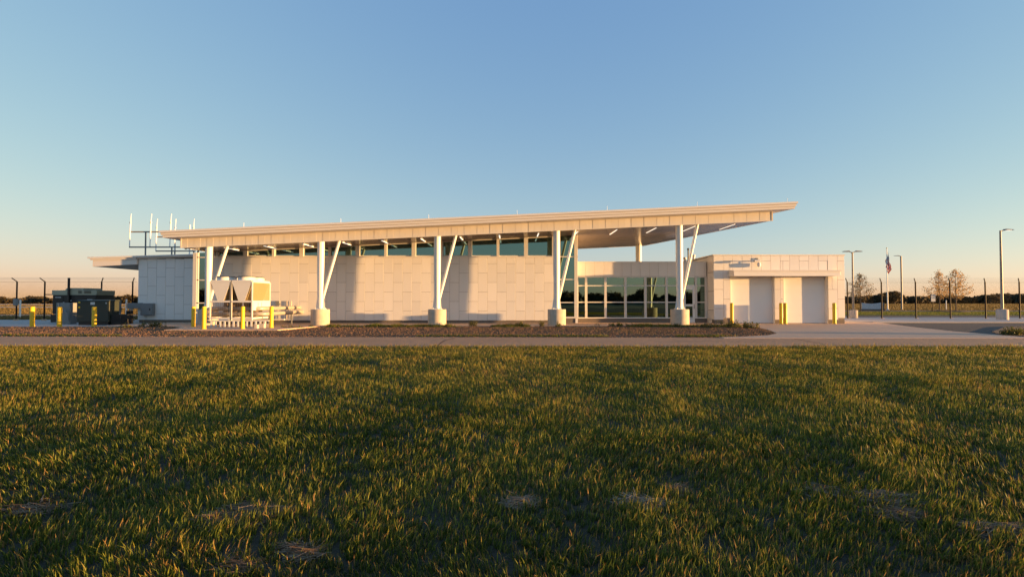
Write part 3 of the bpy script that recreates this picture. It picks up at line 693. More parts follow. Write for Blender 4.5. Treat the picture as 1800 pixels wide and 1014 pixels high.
p = at(489.5, 534.5, YW)
dx = empty('disconnect_switch', (p.x, YW, p.z), 'small grey disconnect box on the wall above the pipes', 'electrical box')
MB().box(p.x - .12, p.x + .12, YW - .14, YW - .003, p.z - .21, p.z + .21).build('case', M['grey_box'], dx, bevel=.01)
MB().box(p.x + .121, p.x + .15, YW - .1, YW - .06, p.z - .06, p.z + .06).build('lever', M['black_metal'], dx)
MB().tube([(p.x, YW - .06, .2), (p.x, YW - .06, p.z - .21)], .02, 6).build('conduit', M['galv'], dx)
for px, lab in ((505, 'left upright conduit on the wall by the pipe elbows'), (512.5, 'right upright conduit on the wall by the pipe elbows')):
    p = at(px, 529, YW); o = empty('wall_conduit', (p.x, YW - .05, .4), lab, 'conduit', 'wall conduits')
    MB().tube([(p.x, YW - .05, .3), (p.x, YW - .05, p.z)], .022, 6).build('pipe', M['pipe_jacket'], o)
    for z in (.7, 1.1): MB().box(p.x - .05, p.x + .05, YW - .08, YW - .003, z, z + .03).build('strap', M['galv'], o)

# ------------------------------------------------------------------ bollards
def bollard(x, y, z0, h, r, label, group):
    o = empty('bollard', (x, y, z0), label, 'bollard', group)
    MB().lathe((x, y), [(r, z0), (r, z0 + h - .03), (r * .93, z0 + h - .012), (r * .55, z0 + h)], 20).build('sleeve', M['yellow'], o)
    for zz in (h - .20, h - .30): MB().lathe((x, y), [(r + .001, z0 + zz - .02), (r + .007, z0 + zz - .012), (r + .007, z0 + zz + .012), (r + .001, z0 + zz + .02)], 20).build('rib', M['yellow_cap'], o)
    MB().lathe((x, y), [(r + .025, z0 + .002), (r + .02, z0 + .03), (r + .001, z0 + .035)], 20).build('collar', M['yellow_cap'], o)
for px, lab in ((57.8, 'leftmost yellow bollard on the equipment pad'), (105.5, 'yellow bollard in front of the black generator'), (166.5, 'yellow bollard in front of the dark green transformer')):
    Y = 29.2; bollard((px - 900) * Y / FPX, Y, -.029, 1.15, .118, lab, 'bollards along the equipment pad')
for px, Y, lab in ((340.5, 27.3, 'yellow bollard left of the chiller, set back beside the first column'), (359.2, 25.2, 'yellow bollard at the front left corner of the chiller pad'), (427, 25.3, 'yellow bollard at the middle front of the chiller pad'), (477.6, 26.4, 'yellow bollard at the right end of the chiller by the pipes')):
    bollard((px - 900) * Y / FPX, Y, .03 if Y == 27.3 else .061, 1.12, .098, lab, 'bollards round the chiller')
for px, lab in ((1286, 'yellow bollard left of the left garage door'), (1372.5, 'left one of the two yellow bollards between the garage doors'), (1379.8, 'right one of the two yellow bollards between the garage doors'), (1466, 'yellow bollard right of the right garage door')):
    Y = 31.7; bollard((px - 900) * Y / FPX, Y, .021, 1.31, .105, lab, 'bollards at the garage doors')

# ------------------------------------------------------------------ equipment on the left pad
gn = empty('generator', (-30.7, 36, .07), 'large black and beige standby generator behind the left pad bollards', 'generator')
GY = 35.5
MB().box(-32.2, -29.15, GY, GY + 1.6, .55, 1.86).build('enclosure', M['gen_black'], gn, bevel=.02)
MB().box(-32.3, -29.0, GY - .03, GY + 1.63, -.028, .50).build('base_tank', M['black_metal'], gn, bevel=.02)
MB().box(-32.1, -29.3, GY + .05, GY + 1.5, .501, .549).build('skid', M['galv'], gn)
hd = MB().box(-32.25, -29.1, GY - .02, GY + 1.62, 1.861, 2.20).build('roof_hood', M['gen_beige'], gn, bevel=.02)
MB().hexa([(-31.35, GY - .01, 2.201), (-30.05, GY - .01, 2.201), (-30.05, GY + 1.6, 2.201), (-31.35, GY + 1.6, 2.201)], [(-31.2, GY - .01, 2.36), (-30.05, GY - .01, 2.36), (-30.05, GY + 1.6, 2.36), (-31.2, GY + 1.6, 2.36)]).build('raised_hood', M['gen_beige'], gn)
for a, b in ((-30.4, -30.15), (-29.98, -29.5)):
    v = MB()
    for j in range(4): v.box(a, b, GY - .032, GY - .021, 1.98 + j * .05, 2.01 + j * .05)
    v.build('vent_grille', M['black_metal'], hd)
MB().tube([(-31.0, GY - .1, 1.3), (-31.0, GY - .1, 3.06)], .075, 12).build('exhaust_stack', M['black_metal'], gn)
for i in range(4):
    a = -32.15 + i * .76; MB().box(a, a + .7, GY - .016, GY - .001, .60, 1.80).build('access_door', M['gen_black'], gn)
for a, b, z0_, z1_ in ((-32.0, -31.6, 1.68, 1.73), (-29.75, -29.4, 1.52, 1.57), (-30.95, -30.85, 1.44, 1.5), (-31.45, -31.36, 1.33, 1.37)): MB().box(a, b, GY - .02, GY - .0235, z0_, z1_).build('plate', M['label_white'], gn)

tr = empty('transformer', (-25.8, 31.3, .07), 'dark green pad mounted transformer behind the right pad bollard', 'transformer')
TY = 31.2
MB().box(-26.78, -24.80, TY, TY + .8, .15, 1.44).build('cabinet', M['dark_green'], tr, bevel=.025)
MB().hexa([(-26.82, TY - .04, 1.441), (-24.76, TY - .04, 1.441), (-24.76, TY + .84, 1.441), (-26.82, TY + .84, 1.441)], [(-26.78, TY, 1.50), (-24.80, TY, 1.50), (-24.80, TY + .8, 1.53), (-26.78, TY + .8, 1.53)]).build('lid', M['dark_green'], tr)
MB().box(-26.7, -24.88, TY + .03, TY + .77, -.028, .149).build('base', M['black_metal'], tr)
for a, b in ((-26.73, -25.80), (-25.78, -24.85)): MB().box(a, b, TY - .02, TY - .001, .18, 1.41).build('door', M['dark_green'], tr)
MB().box(-25.84, -25.74, TY - .05, TY - .021, .72, .84).build('handle', M['black_metal'], tr)
MB().box(-25.95, -25.68, TY - .026, TY - .0205, 1.22, 1.38).build('warning_label', M['label_white'], tr)
MB().box(-25.02, -24.95, TY - .026, TY - .0205, 1.28, 1.36).build('warning_label', M['label_white'], tr)
for z in (1.32, 1.02): MB().box(-26.7, -26.58, TY - .026, TY - .0205, z, z + .09).build('warning_label', M['yellow_cap'], tr)
for j in range(9): MB().box(-24.74 + .065 * j, -24.70 + .065 * j, TY + .1, TY + .9, .12, .62).build('cooling_fin', M['black_metal'], tr)
MB().box(-24.79, -24.15, TY + .15, TY + .85, -.0275, .119).build('fin_base', M['black_metal'], tr)

cb = empty('conduit_cabinet', (-28.7, 32.4, -.03), 'grey cabinet with a curved conduit between generator and transformer', 'cabinet')
MB().box(-29.15, -28.25, 32.4, 32.9, -.028, 1.33).build('case', M['grey_box'], cb, bevel=.015)
MB().box(-28.92, -28.28, 32.382, 32.399, .12, 1.28).build('door', M['grey_box'], cb)
MB().box(-29.0, -28.95, 32.37, 32.399, -.026, 1.3).build('edge_strip', M['galv'], cb)
MB().tube([(-28.65 + .42 * math.cos(t_), 32.22, .30 + .62 * math.sin(t_)) for t_ in [R(115 - 12 * k) for k in range(11)]], .05, 10).build('curved_conduit', M['grey_box'], cb)
ep = empty('switchgear_stand', (-25.3, 34.3, .07), 'pair of grey electrical panels on a post frame right of the transformer', 'electrical panel')
s_ = 34.3 / FPX
for a, b in ((193, 198.8), (202.6, 209)): MB().box((a - 900) * s_, (b - 900) * s_, 34.3, 34.55, .62, 1.52).build('panel_box', M['grey_box'], ep, bevel=.01)
MB().box((199.6 - 900) * s_, (201.8 - 900) * s_, 34.36, 34.44, -.028, 1.45).build('post', M['galv'], ep)
MB().box((208 - 900) * s_, (210 - 900) * s_, 34.38, 34.46, -.028, 1.40).build('post', M['galv'], ep)
MB().box((192 - 900) * s_, (210.5 - 900) * s_, 34.56, 34.6, .9, .96).build('rail', M['galv'], ep)

# ------------------------------------------------------------------ fences
def fence(name, label, Y, posts, zt, arm, x_end, slope=0.0, rail=None):
    o = empty(name, ((posts[0] + posts[-1]) / 2, Y, 0), label, 'fence')
    for i, x in enumerate(posts):
        s = arm[i] if isinstance(arm, (list, tuple)) else arm
        p_ = MB().tube([(x, Y, -.1), (x, Y, zt)], .05, 8).build('post', M['fence_post'], o, (x, Y, 0))
        MB().tube([(x, Y, zt - .02), (x + s * .24, Y - .18, zt + .27)], .035, 6).build('barb_arm', M['fence_post'], p_)
        MB().lathe((x, Y), [(.17, -.05), (.16, .075)], 12).build('footing', M['concrete'], p_)
    xa, xb = x_end
    s = arm[0] if isinstance(arm, (list, tuple)) else arm
    for k in range(3):
        f = .3 + .35 * k; mb = MB(); mb.tube([(xa, Y - .18 * f, zt + .27 * f), (xb, Y - .18 * f, zt + .27 * f)], .006, 4, False)
        xx = xa
        while xx < xb: mb.tube([(xx - .02, Y - .18 * f - .02, zt + .27 * f - .02), (xx + .02, Y - .18 * f + .02, zt + .27 * f + .02)], .005, 3, False); xx += .25
        mb.build('barbed_wire', M['galv'], o)
    for z in (zt - .04, .15): MB().tube([(xa, Y, z), (xb, Y, z)], .008, 4, False).build('tension_wire', M['fence_post'], o)
    mb = MB(); h = zt - .2; dx_ = .11; n_ = int((xb - xa + h) / dx_); w = .0022
    for k in range(n_):      # chain link: crossing slanted wires
        for sgn in (1, -1):
            x0 = xa - h + k * dx_; x1 = x0 + h; z0_, z1_ = .15, .15 + h
            if x0 < xa: z0_ += (xa - x0); x0 = xa
            if x1 > xb: z1_ -= (x1 - xb); x1 = xb
            if z1_ - z0_ < .02: continue
            if sgn < 0: x0, x1 = xa + xb - x0, xa + xb - x1
            mb.add([(x0 - w, Y + .052, z0_), (x0 + w, Y + .052, z0_), (x1 + w, Y + .052, z1_), (x1 - w, Y + .052, z1_)], [(0, 1, 2, 3)])
    tag(mb.build('chain_link', M['fence_post'], o), kind='stuff')
    if rail: MB().tube([(rail[0], Y, rail[2]), (rail[1], Y, rail[2])], .035, 8).build('gate_rail', M['fence_post'], o)
    return o
YF = 40.3; sF = YF / FPX
fence('chain_link_fence', 'dark chain link fence with barbed wire arms across the right walkway', YF, [(px - 900) * sF for px in (1489.5, 1549.5, 1609.5, 1670, 1732, 1792, 1853, 1914)], 2.97, -1, ((1489.5 - 900) * sF, (1914 - 900) * sF))
YF = 38.5; sF = YF / FPX
fence('chain_link_fence', 'dark chain link fence with barbed wire arms behind the left equipment pad', YF, [(px - 900) * sF for px in (-116, -68, -20, 29.5, 78.5, 178.4, 233)], 2.93, (-1, -1, -1, -1, -1, 1, 1), ((-116 - 900) * sF, (241 - 900) * sF), rail=((78.5 - 900) * sF, (178.4 - 900) * sF, 1.94))
p = at(29.5, 531, 38.4)
jb = empty('junction_box', (p.x, 38.3, p.z), 'grey box strapped to the leftmost visible fence post', 'electrical box')
MB().box(p.x - .13, p.x + .13, 38.25, 38.43, p.z - .26, p.z + .26).build('case', M['grey_box'], jb, bevel=.01)
MB().box(p.x - .11, p.x + .11, 38.235, 38.249, p.z - .23, p.z + .23).build('cover', M['grey_box'], jb)

def marker(px, y0, y1, Y, m, lab):
    a, b = at(px, y0, Y), at(px, y1, Y); o = empty('marker_post', (a.x, Y, b.z), lab, 'post')
    MB().box(a.x - .05, a.x + .05, Y - .05, Y + .05, -.15, a.z).build('post', M[m], o)
    MB().hexa([(a.x - .06, Y - .06, a.z + .001), (a.x + .06, Y - .06, a.z + .001), (a.x + .06, Y + .06, a.z + .001), (a.x - .06, Y + .06, a.z + .001)], [(a.x - .02, Y - .02, a.z + .05), (a.x + .02, Y - .02, a.z + .05), (a.x + .02, Y + .02, a.z + .05), (a.x - .02, Y + .02, a.z + .05)]).build('cap', M[m], o)
marker(36, 528, 557, 47, 'antenna_white', 'pale marker post beyond the left fence near the grey box')
marker(222.5, 527, 550, 50, 'antenna_white', 'pale marker post beyond the left fence near the left wing')
marker(1663, 528, 542, 92, 'antenna_white', 'pale marker post between the two young trees on the right')

# ------------------------------------------------------------------ lamps, flag, signs on the right
def lamp_head(o, x, y, z, s, k=1.0):
    MB().tube([(x, y, z - .12), (x + s * .12 * k, y, z - .02), (x + s * .34 * k, y, z + .05)], .04 * k, 8).build('lamp_arm', M['lamp_grey'], o)
    a = x + s * .30 * k; b = x + s * .92 * k; hb = .17 * k
    lo, hi = (a, b) if s > 0 else (b, a)
    hd_ = MB().hexa([(lo, y - hb, z + (.02 if s > 0 else .03)), (hi, y - hb, z + (.03 if s > 0 else .02)), (hi, y + hb, z + (.03 if s > 0 else .02)), (lo, y + hb, z + (.02 if s > 0 else .03))],
              [(lo + .05, y - hb * .7, z + (.12 if s > 0 else .08)), (hi - .05, y - hb * .7, z + (.08 if s > 0 else .12)), (hi - .05, y + hb * .7, z + (.08 if s > 0 else .12)), (lo + .05, y + hb * .7, z + (.12 if s > 0 else .08))]).build('lamp_head', M['lamp_grey'], o)
    return hd_
def lamppost(px, Y, ytop, label, heads, base=None, lit=False, r=(.095, .06), k=1.0):
    p = at(px, ytop, Y); o = empty('lamp_post', (p.x, Y, 0), label, 'lamp post')
    zb = base[1] if base else 0
    if base: MB().lathe((p.x, Y), [(base[0], -.1), (base[0], base[1] - .03), (base[0] - .03, base[1])], 24).build('concrete_base', M['concrete_pale'], o)
    MB().tube([(p.x, Y, zb), (p.x, Y, p.z)], [r[0], r[1]], 14).build('pole', M['lamp_grey'], o)
    MB().box(p.x - .16, p.x + .16, Y - .16, Y + .16, zb + .001, zb + .04).build('base_plate', M['lamp_grey'], o)
    for s in heads:
        h = lamp_head(o, p.x, Y, p.z, s, k)
        if lit: MB().box(p.x + s * .62 * k - .17, p.x + s * .62 * k + .17, Y - .1, Y + .1, p.z + .005, p.z + .018).build('lens', M['led'], h)
lamppost(1761, 38.0, 405, 'tall single-headed lamp post at the right edge, on a round concrete base', (1,), (.36, .82), True)
lamppost(1499.5, 41.6, 443, 'double-headed lamp post just right of the garage wing', (-1, 1), (.31, .70), False, (.085, .055), .85)
lamppost(1585, 84, 450, 'distant straight lamp post right of the flagpole', (-1,), None, False, (.13, .12), 1.2)

fy = 84; fp = at(1560, 437, fy)
o = empty('flagpole', (fp.x, fy, 0), 'slim pale flagpole carrying a limp flag', 'flagpole')
MB().tube([(fp.x, fy, -.1), (fp.x, fy, fp.z)], [.09, .05], 12).build('pole', M['antenna_white'], o)
MB().lathe((fp.x, fy), [(.02, fp.z), (.09, fp.z + .05), (.1, fp.z + .10), (.02, fp.z + .18)], 12).build('finial', M['yellow_cap'], o)
MB().lathe((fp.x, fy), [(.25, -.1), (.24, .05), (.12, .12)], 14).build('base_collar', M['galv'], o)
NU, NV = 30, 26; vs = []; fs = []; mi = []
for i in range(NU + 1):
    for j in range(NV + 1):
        u, v = i / NU, j / NV
        zz = fp.z - .22 - 1.55 * v * (1 - .30 * u) - 2.9 * (u ** .85)
        xx = fp.x + .05 + (.10 + .40 * math.sin(u * 2.4)) * (.25 + .75 * v) - .62 * (u ** 1.5) * (1 - v) + .10 * math.sin(8 * u + 4 * v) * u
        yy = fy - .10 - .20 * math.sin(9 * u - 4 * v) * min(1, u * 4) + .12 * math.sin(13 * v + 3 * u) * u
        vs.append((xx, yy, zz))
for i in range(NU):
    for j in range(NV):
        a = i * (NV + 1) + j; fs.append((a, a + 1, a + NV + 2, a + NV + 1)); st = j // 2
        star = (i % 3 == 1 and (j % 2 == (i // 3) % 2))
        mi.append((2 if not star else 1) if (i < NU * .4 and st < 7) else (0 if st % 2 == 0 else 1))
me = bpy.data.meshes.new('flag'); me.from_pydata([(a - fp.x, b - fy, c - fp.z) for a, b, c in vs], [], fs)
for m in ('flag_red', 'flag_white', 'flag_blue'): me.materials.append(M[m])
me.polygons.foreach_set('material_index', mi); me.polygons.foreach_set('use_smooth', [True] * len(fs)); me.update()
fl = put(bpy.data.objects.new('flag', me), None, fp); tag(fl, 'limp red, white and blue flag hanging from the flagpole', 'flag')
sm_ = fl.modifiers.new('thickness', 'SOLIDIFY'); sm_.thickness = .006

sy = 76; a, b = at(1518, 541, sy), at(1547, 532, sy)
sg = empty('monument_sign', ((a.x + b.x) / 2, sy, 0), 'low white monument sign with dipping top beyond the fence', 'sign')
n = 14; poly = [(a.x + (b.x - a.x) * i / n, b.z - .14 * math.sin(PI * i / n) - (.0)) for i in range(n + 1)]
mb = MB()
for (x0, z0_), (x1, z1_) in zip(poly, poly[1:]): mb.hexa([(x0, sy, .25), (x1, sy, .25), (x1, sy + .35, .25), (x0, sy + .35, .25)], [(x0, sy, z0_), (x1, sy, z1_), (x1, sy + .35, z1_), (x0, sy + .35, z0_)])
mb.build('slab', M['stone_white'], sg)
MB().box(a.x - .1, b.x + .1, sy - .1, sy + .45, -.1, .249).build('plinth', M['plinth'], sg)
MB().box(b.x + .01, b.x + .35, sy - .05, sy + .4, -.1, b.z + .05).build('pier', M['plinth'], sg)
p = at(1639.7, 524, 64)
sg.rotation_euler.z = R(-16)
rs = empty('notice_sign', (p.x, 64, 0), 'blank white sign board on a thin post beside the young trees', 'sign')
MB().box(p.x - .27, p.x + .27, 63.94, 63.97, p.z - .43, p.z + .43).build('board', M['stone_white'], rs)
MB().tube([(p.x, 64.02, 0), (p.x, 64.02, p.z + .3)], .04, 8).build('post', M['fence_post'], rs)

# distant hangars on the left
for px0, px1, yt, Y, lab in ((-6, 3, 528.2, 420, 'tiny pale hangar at the far left edge below the treeline'), (7, 23, 530, 400, 'tiny low grey hangar below the far left treeline'), (78, 91, 530.5, 400, 'tiny low pale hangar left of the generator')):
    a, b = at(px0, yt, Y), at(px1, yt, Y); o = empty('hangar', ((a.x + b.x) / 2, Y, -.1), lab, 'hangar')
    h = max(.8, a.z + 1.2); h = 2.6
    MB().box(a.x, b.x, Y, Y + 12, -.15, h * .75).build('wall', M['hangar'], o)
    mx = (a.x + b.x) / 2
    MB().hexa([(a.x - .2, Y - .2, h * .751), (b.x + .2, Y - .2, h * .751), (b.x + .2, Y + 12.2, h * .751), (a.x - .2, Y + 12.2, h * .751)], [(mx - .1, Y - .2, h), (mx + .1, Y - .2, h), (mx + .1, Y + 12.2, h), (mx - .1, Y + 12.2, h)]).build('roof', M['galv'], o)
    MB().box(mx - 1.2, mx + 1.2, Y - .05, Y - .002, -.15, h * .6).build('door', M['grey_box'], o)

# ------------------------------------------------------------------ vegetation
def leaves(P, size, tone, flat=0.0):
    """one small folded leaf (two triangles) per point with random facing"""
    n = len(P); a = nr.normal(size=(n, 3)); a /= np.linalg.norm(a, axis=1)[:, None]
    b = nr.normal(size=(n, 3)); b -= (a * b).sum(1)[:, None] * a; b /= np.linalg.norm(b, axis=1)[:, None]
    s = (size * nr.uniform(.6, 1.4, n))[:, None] if np.ndim(size) == 0 else (size * nr.uniform(.7, 1.3, n))[:, None]
    c = np.cross(a, b)
    V = np.stack([P - a * s, P + b * s * .5 + c * s * .15, P + a * s, P - b * s * .5 + c * s * .15], 1).reshape(-1, 3)
    i = np.arange(n) * 4; F = np.concatenate([np.stack([i, i + 1, i + 2], 1), np.stack([i, i + 2, i + 3], 1)])
    return V, F, np.repeat(tone, 4)

def young_tree(px, ybase, ytop, Y, halfw, label, seed, ycrown):
    rg = np.random.default_rng(seed); p = at(px, ytop, Y); H = p.z; zc = at(px, ycrown, Y).z
    o = empty('young_tree', (p.x, Y, 0), label, 'tree')
    mb = MB(); mb.tube([(p.x, Y, -.1), (p.x + .03, Y, H * .4), (p.x - .02, Y, H * .7), (p.x, Y, H * .97)], [.075, .055, .035, .012], 8)
    pts = []
    nb = 44
    for k in range(nb):
        f = (k + .5) / nb; z0 = zc * .75 + (H - zc * .75) * f * .92; az = k * 2.4 + rg.uniform(-.4, .4)
        Lb = halfw * 1.15 * (1 - f) ** .8 * rg.uniform(.6, 1.1) + .10; rise = Lb * rg.uniform(.30, .65)
        d = np.array([math.cos(az), math.sin(az)])
        e = [(p.x, Y, z0), (p.x + d[0] * Lb * .5, Y + d[1] * Lb * .5, z0 + rise * .35), (p.x + d[0] * Lb, Y + d[1] * Lb, z0 + rise)]
        mb.tube(e, [.022, .015, .006], 5, False)
        m = int(12 + 32 * Lb)
        for _ in range(m):
            t_ = rg.uniform(.25, 1.08); base_ = np.array(e[0]) * (1 - t_) + np.array(e[2]) * t_
            pts.append(base_ + rg.normal(size=3) * np.array([.13, .13, .12]))
    mb.build('trunk', M['bark'], o)
    P = np.array(pts); tone = np.clip(rg.normal(.5, .25, len(P)), 0, 1)
    V, F, T = leaves(P, .075, tone)
    ob = bpy.data.objects.new('crown', rawmesh('crown', V - np.array([p.x, Y, 0]), F, M['leaf_autumn'], {'tone': T})); put(ob, o, (p.x, Y, 0))
young_tree(1512, 547, 478, 66, 1.55, 'sparse young tree behind the double-headed lamp post', 3, 523)
young_tree(1651, 548, 474, 68, 1.75, 'left one of the two sparse young trees on the right lawn', 4, 522)
young_tree(1680, 550, 470.5, 64, 1.9, 'right, taller one of the two sparse young trees on the right lawn', 5, 522)
for px, Y, lab in ((1651, 68, 'mulch ring under the left young tree'), (1680, 64, 'mulch ring under the right young tree')):
    x = (px - 900) * Y / FPX; tag(MB().lathe((x, Y), [(1.5, .045), (1.2, .14), (.3, .2)], 20).build('mulch_ring', M['mulch'], None, (x, Y, 0)), lab, 'mulch')

def tree_mass(name, label, trees, seed, cat='wood'):
    """distant wood: many crowns of leaf clumps joined into one mass"""
    rg = np.random.default_rng(seed); Ps, Ts, Ss = [], [], []
    for (x, y, h, w) in trees:
        n = int(260 * min(1.6, w / 6)); th = rg.uniform(0, 2 * PI, n); u = rg.uniform(-1, 1, n); rr = rg.uniform(.55, 1.0, n) ** .6
        s = np.sqrt(1 - u * u); lump = 1 + .25 * np.sin(3 * th + x) * np.cos(4 * u + y)
        P = np.stack([x + w * .5 * rr * s * np.cos(th) * lump, y + w * .5 * rr * s * np.sin(th) * lump, h * .52 + h * .46 * rr * u * lump], 1)
        low = rg.uniform(0, 1, (n // 3, 3)); P2 = np.stack([x + (low[:, 0] - .5) * w * 1.1, y + (low[:, 1] - .5) * w, low[:, 2] * h * .5], 1)
        P = np.concatenate([P, P2]); Ps.append(P); Ts.append(np.clip(rg.normal(.45 + rg.uniform(-.2, .2), .22, len(P)), 0, 1)); Ss.append(np.full(len(P), .085 * w + .12))
    P = np.concatenate(Ps); P[:, 2] = np.maximum(P[:, 2], 0)
    V, F, T = leaves(P, np.concatenate(Ss), np.concatenate(Ts))
    ob = put(bpy.data.objects.new(name, rawmesh(name, V, F, M['leaf_dark'], {'tone': T})), None, (0, 0, 0)); tag(ob, label, cat, kind='stuff')
tr_l, tr_r, tr_b = [], [], []
def hprof(px, pts):
    for (a, ya), (b, yb_) in zip(pts, pts[1:]):
        if a <= px <= b: return ya + (yb_ - ya) * (px - a) / (b - a)
    return pts[-1][1] if px > pts[-1][0] else pts[0][1]
PL = [(-260, 522), (0, 521), (12, 527), (30, 524), (40, 526), (50, 521.5), (75, 521), (90, 527), (110, 524), (170, 523), (185, 519), (205, 523), (225, 518), (245, 522), (420, 522)]
PRR = [(1400, 523), (1490, 522), (1500, 521), (1545, 518), (1560, 513), (1580, 515), (1590, 521), (1640, 519), (1660, 517.5), (1700, 522), (1712, 523), (1725, 519), (1745, 516), (1800, 516), (2050, 519)]
for prof, out, a, b in ((PL, tr_l, -260, 420), (PRR, tr_r, 1400, 2050)):
    px = a
    while px < b:
        for Y in (rng.uniform(285, 315), rng.uniform(330, 380)):
            p = at(px + rng.uniform(-3, 3), hprof(px, prof) + rng.uniform(-.6, 2.2), Y); out.append((p.x, Y, max(2.5, p.z), rng.uniform(5, 9)))
        px += 7
tree_mass('far_wood', 'dark treeline across the far field on the left', tr_l, 21)
tree_mass('far_wood', 'dark treeline across the far field on the right', tr_r, 22)
for k in range(150):
    ang = R(180 + rng.uniform(-62, 62)); d = rng.uniform(240, 330)
    if math.sin(ang) > .80: continue
    tr_b.append((math.sin(ang) * d, math.cos(ang) * d, rng.uniform(4, 8.5), rng.uniform(7, 13)))
tree_mass('far_wood', 'far wood behind the viewer, mirrored in the windows', tr_b, 23)
cp = at(1572, 511, 240)
ot = empty('round_tree', (cp.x, 240, 0), 'broad round tree rising above the treeline behind the flagpole', 'tree')
MB().tube([(cp.x, 240, -.15), (cp.x + .1, 240, 1.6), (cp.x, 240, 3.2)], [.3, .22, .12], 8).build('trunk', M['bark'], ot)
rg = np.random.default_rng(5); n = 1500; u = rg.uniform(-1, 1, n); th = rg.uniform(0, 2 * PI, n); s = np.sqrt(1 - u * u); lump = (1 + .22 * np.sin(4 * th) * np.cos(5 * u)) * rg.uniform(.5, 1, n) ** .5
P = np.stack([3.1 * s * np.cos(th) * lump, 3 * s * np.sin(th) * lump, 3.6 + 2.6 * u * lump], 1); V, F, T = leaves(P, .35, np.clip(rg.normal(.5, .22, n), 0, 1))
put(bpy.data.objects.new('crown', rawmesh('crown', V, F, M['leaf_dark'], {'tone': T})), ot, (cp.x, 240, 0))

# --- grass blades
def blades(x, y, z, h, w, tone, lean, seed, az0=None, far=5.5):
    rg = np.random.default_rng(seed); n = len(x); az = rg.uniform(0, 2 * PI, n) if az0 is None else az0 + rg.normal(0, 1.1, n); fa = rg.uniform(0, PI, n)
    lx, ly = np.cos(az) * lean, np.sin(az) * lean
    sx, sy_ = np.cos(fa) * w, np.sin(fa) * w
    p0 = np.stack([x - sx, y - sy_, z], 1); p1 = np.stack([x + sx, y + sy_, z], 1)
    mx_, my_, mz = x + lx * h * .35, y + ly * h * .35, z + h * .6
    p2 = np.stack([mx_ - sx * .8, my_ - sy_ * .8, mz], 1); p3 = np.stack([mx_ + sx * .8, my_ + sy_ * .8, mz], 1)
    p4 = np.stack([x + lx * h, y + ly * h, z + h * np.sqrt(np.clip(1 - .45 * lean ** 2, .15, 1))], 1)
    V = np.stack([p0, p1, p2, p3, p4], 1).reshape(-1, 3); i = np.arange(n) * 5
    j, k = i[y < far], i[y >= far]      # blades farther off are single triangles
    F = np.concatenate([np.stack([j, j + 1, j + 3], 1), np.stack([j, j + 3, j + 2], 1), np.stack([j + 2, j + 3, j + 4], 1), np.stack([k, k + 1, k + 4], 1)])
    return V, F, np.repeat(tone, 5)
def vnoise(x, y, s, seed):
    r_ = np.random.default_rng(seed); g_ = r_.uniform(0, 1, (64, 64)); X, Y_ = x * s + 100, y * s + 100
    i, j = np.floor(X).astype(int), np.floor(Y_).astype(int); fx, fy_ = X - i, Y_ - j; fx = fx * fx * (3 - 2 * fx); fy_ = fy_ * fy_ * (3 - 2 * fy_)
    q = lambda a, b: g_[a % 64, b % 64]
    return (q(i, j) * (1 - fx) + q(i + 1, j) * fx) * (1 - fy_) + (q(i, j + 1) * (1 - fx) + q(i + 1, j + 1) * fx) * fy_
gx, gy = [], []
Y = .5
while Y < 15.95:
    dY = .12 + Y * .02; Yn = min(Y + dY, 15.97); hw = Y * 1.06 + 2.2
    dens = 7000 * min(1, (3.2 / Y)) ** 1.15
    n = int(2 * hw * (Yn - Y) * dens); gx.append(nr.uniform(-hw, hw, n)); gy.append(nr.uniform(Y, Yn, n)); n = int(9 * (Yn - Y) * min(dens, 2600)); sd_ = np.where(nr.uniform(0, 1, n) < .5, -1, 1); gx.append(sd_ * (hw + nr.uniform(0, 4.5, n))); gy.append(nr.uniform(Y, Yn, n)); Y = Yn
gx, gy = np.concatenate(gx), np.concatenate(gy)
# gather into tussocks
gu, gv = gx * .84 + gy * .54 + .05 * np.sin(gy * 9), gy * .84 - gx * .54 + .05 * np.sin(gx * 8)
cell = .13; jx, jy = np.floor(gu / cell), np.floor(gv / cell); hsh = np.modf(np.abs(np.sin(jx * 12.9898 + jy * 78.233) * 43758.5453))[0]; hs2 = np.modf(np.abs(np.sin(jx * 39.34 + jy * 11.13) * 24634.6345))[0]
tu, tv = (jx + hs2) * cell, (jy + hsh) * cell; pull = .45 * (np.modf(hsh * 7.3)[0] > .45)
gx = gx + ((tu * .84 - tv * .54) - gx) * pull * .6; gy = gy + ((tv * .84 + tu * .54) - gy) * pull * .6
gy = np.minimum(gy, 15.97)
gap = vnoise(gx, gy, 5.5, 61) + .5 * vnoise(gx, gy, 13, 62); k = nr.uniform(0, 1, len(gx)) < np.clip((gap - .32) * 2.6, .40, 1); gx, gy = gx[k], gy[k]
n = len(gx); big = vnoise(gx, gy, .55, 1); mid = vnoise(gx, gy, 2.2, 2); fin = vnoise(gx, gy, 7, 3)
edge_ = np.clip((gy - 14.6) / 1.2, 0, 1)
tall = nr.uniform(0, 1, n) < .30
hgt = .80 * (.045 + .02 * big + .036 * mid + .03 * fin) * nr.uniform(.55, 1.15, n) * np.where(tall, 1.45, 1.0) * (1 + .5 * edge_ * nr.uniform(0, 1, n))
wid = (.0019 + .00027 * gy) * nr.uniform(.7, 1.3, n) * np.where(tall, 1.35, 1.0) * np.where(gy > 5.5, 1.25, 1.0)
tone = np.clip(.34 + .36 * np.clip((gy - 3) / 9, 0, 1) + .30 * (mid - .5) + .18 * (big - .5) + nr.normal(0, .14, n) + .14 * tall, 0, .80)  # tone brightens with distance: sunlight on the far grass put into blade colour
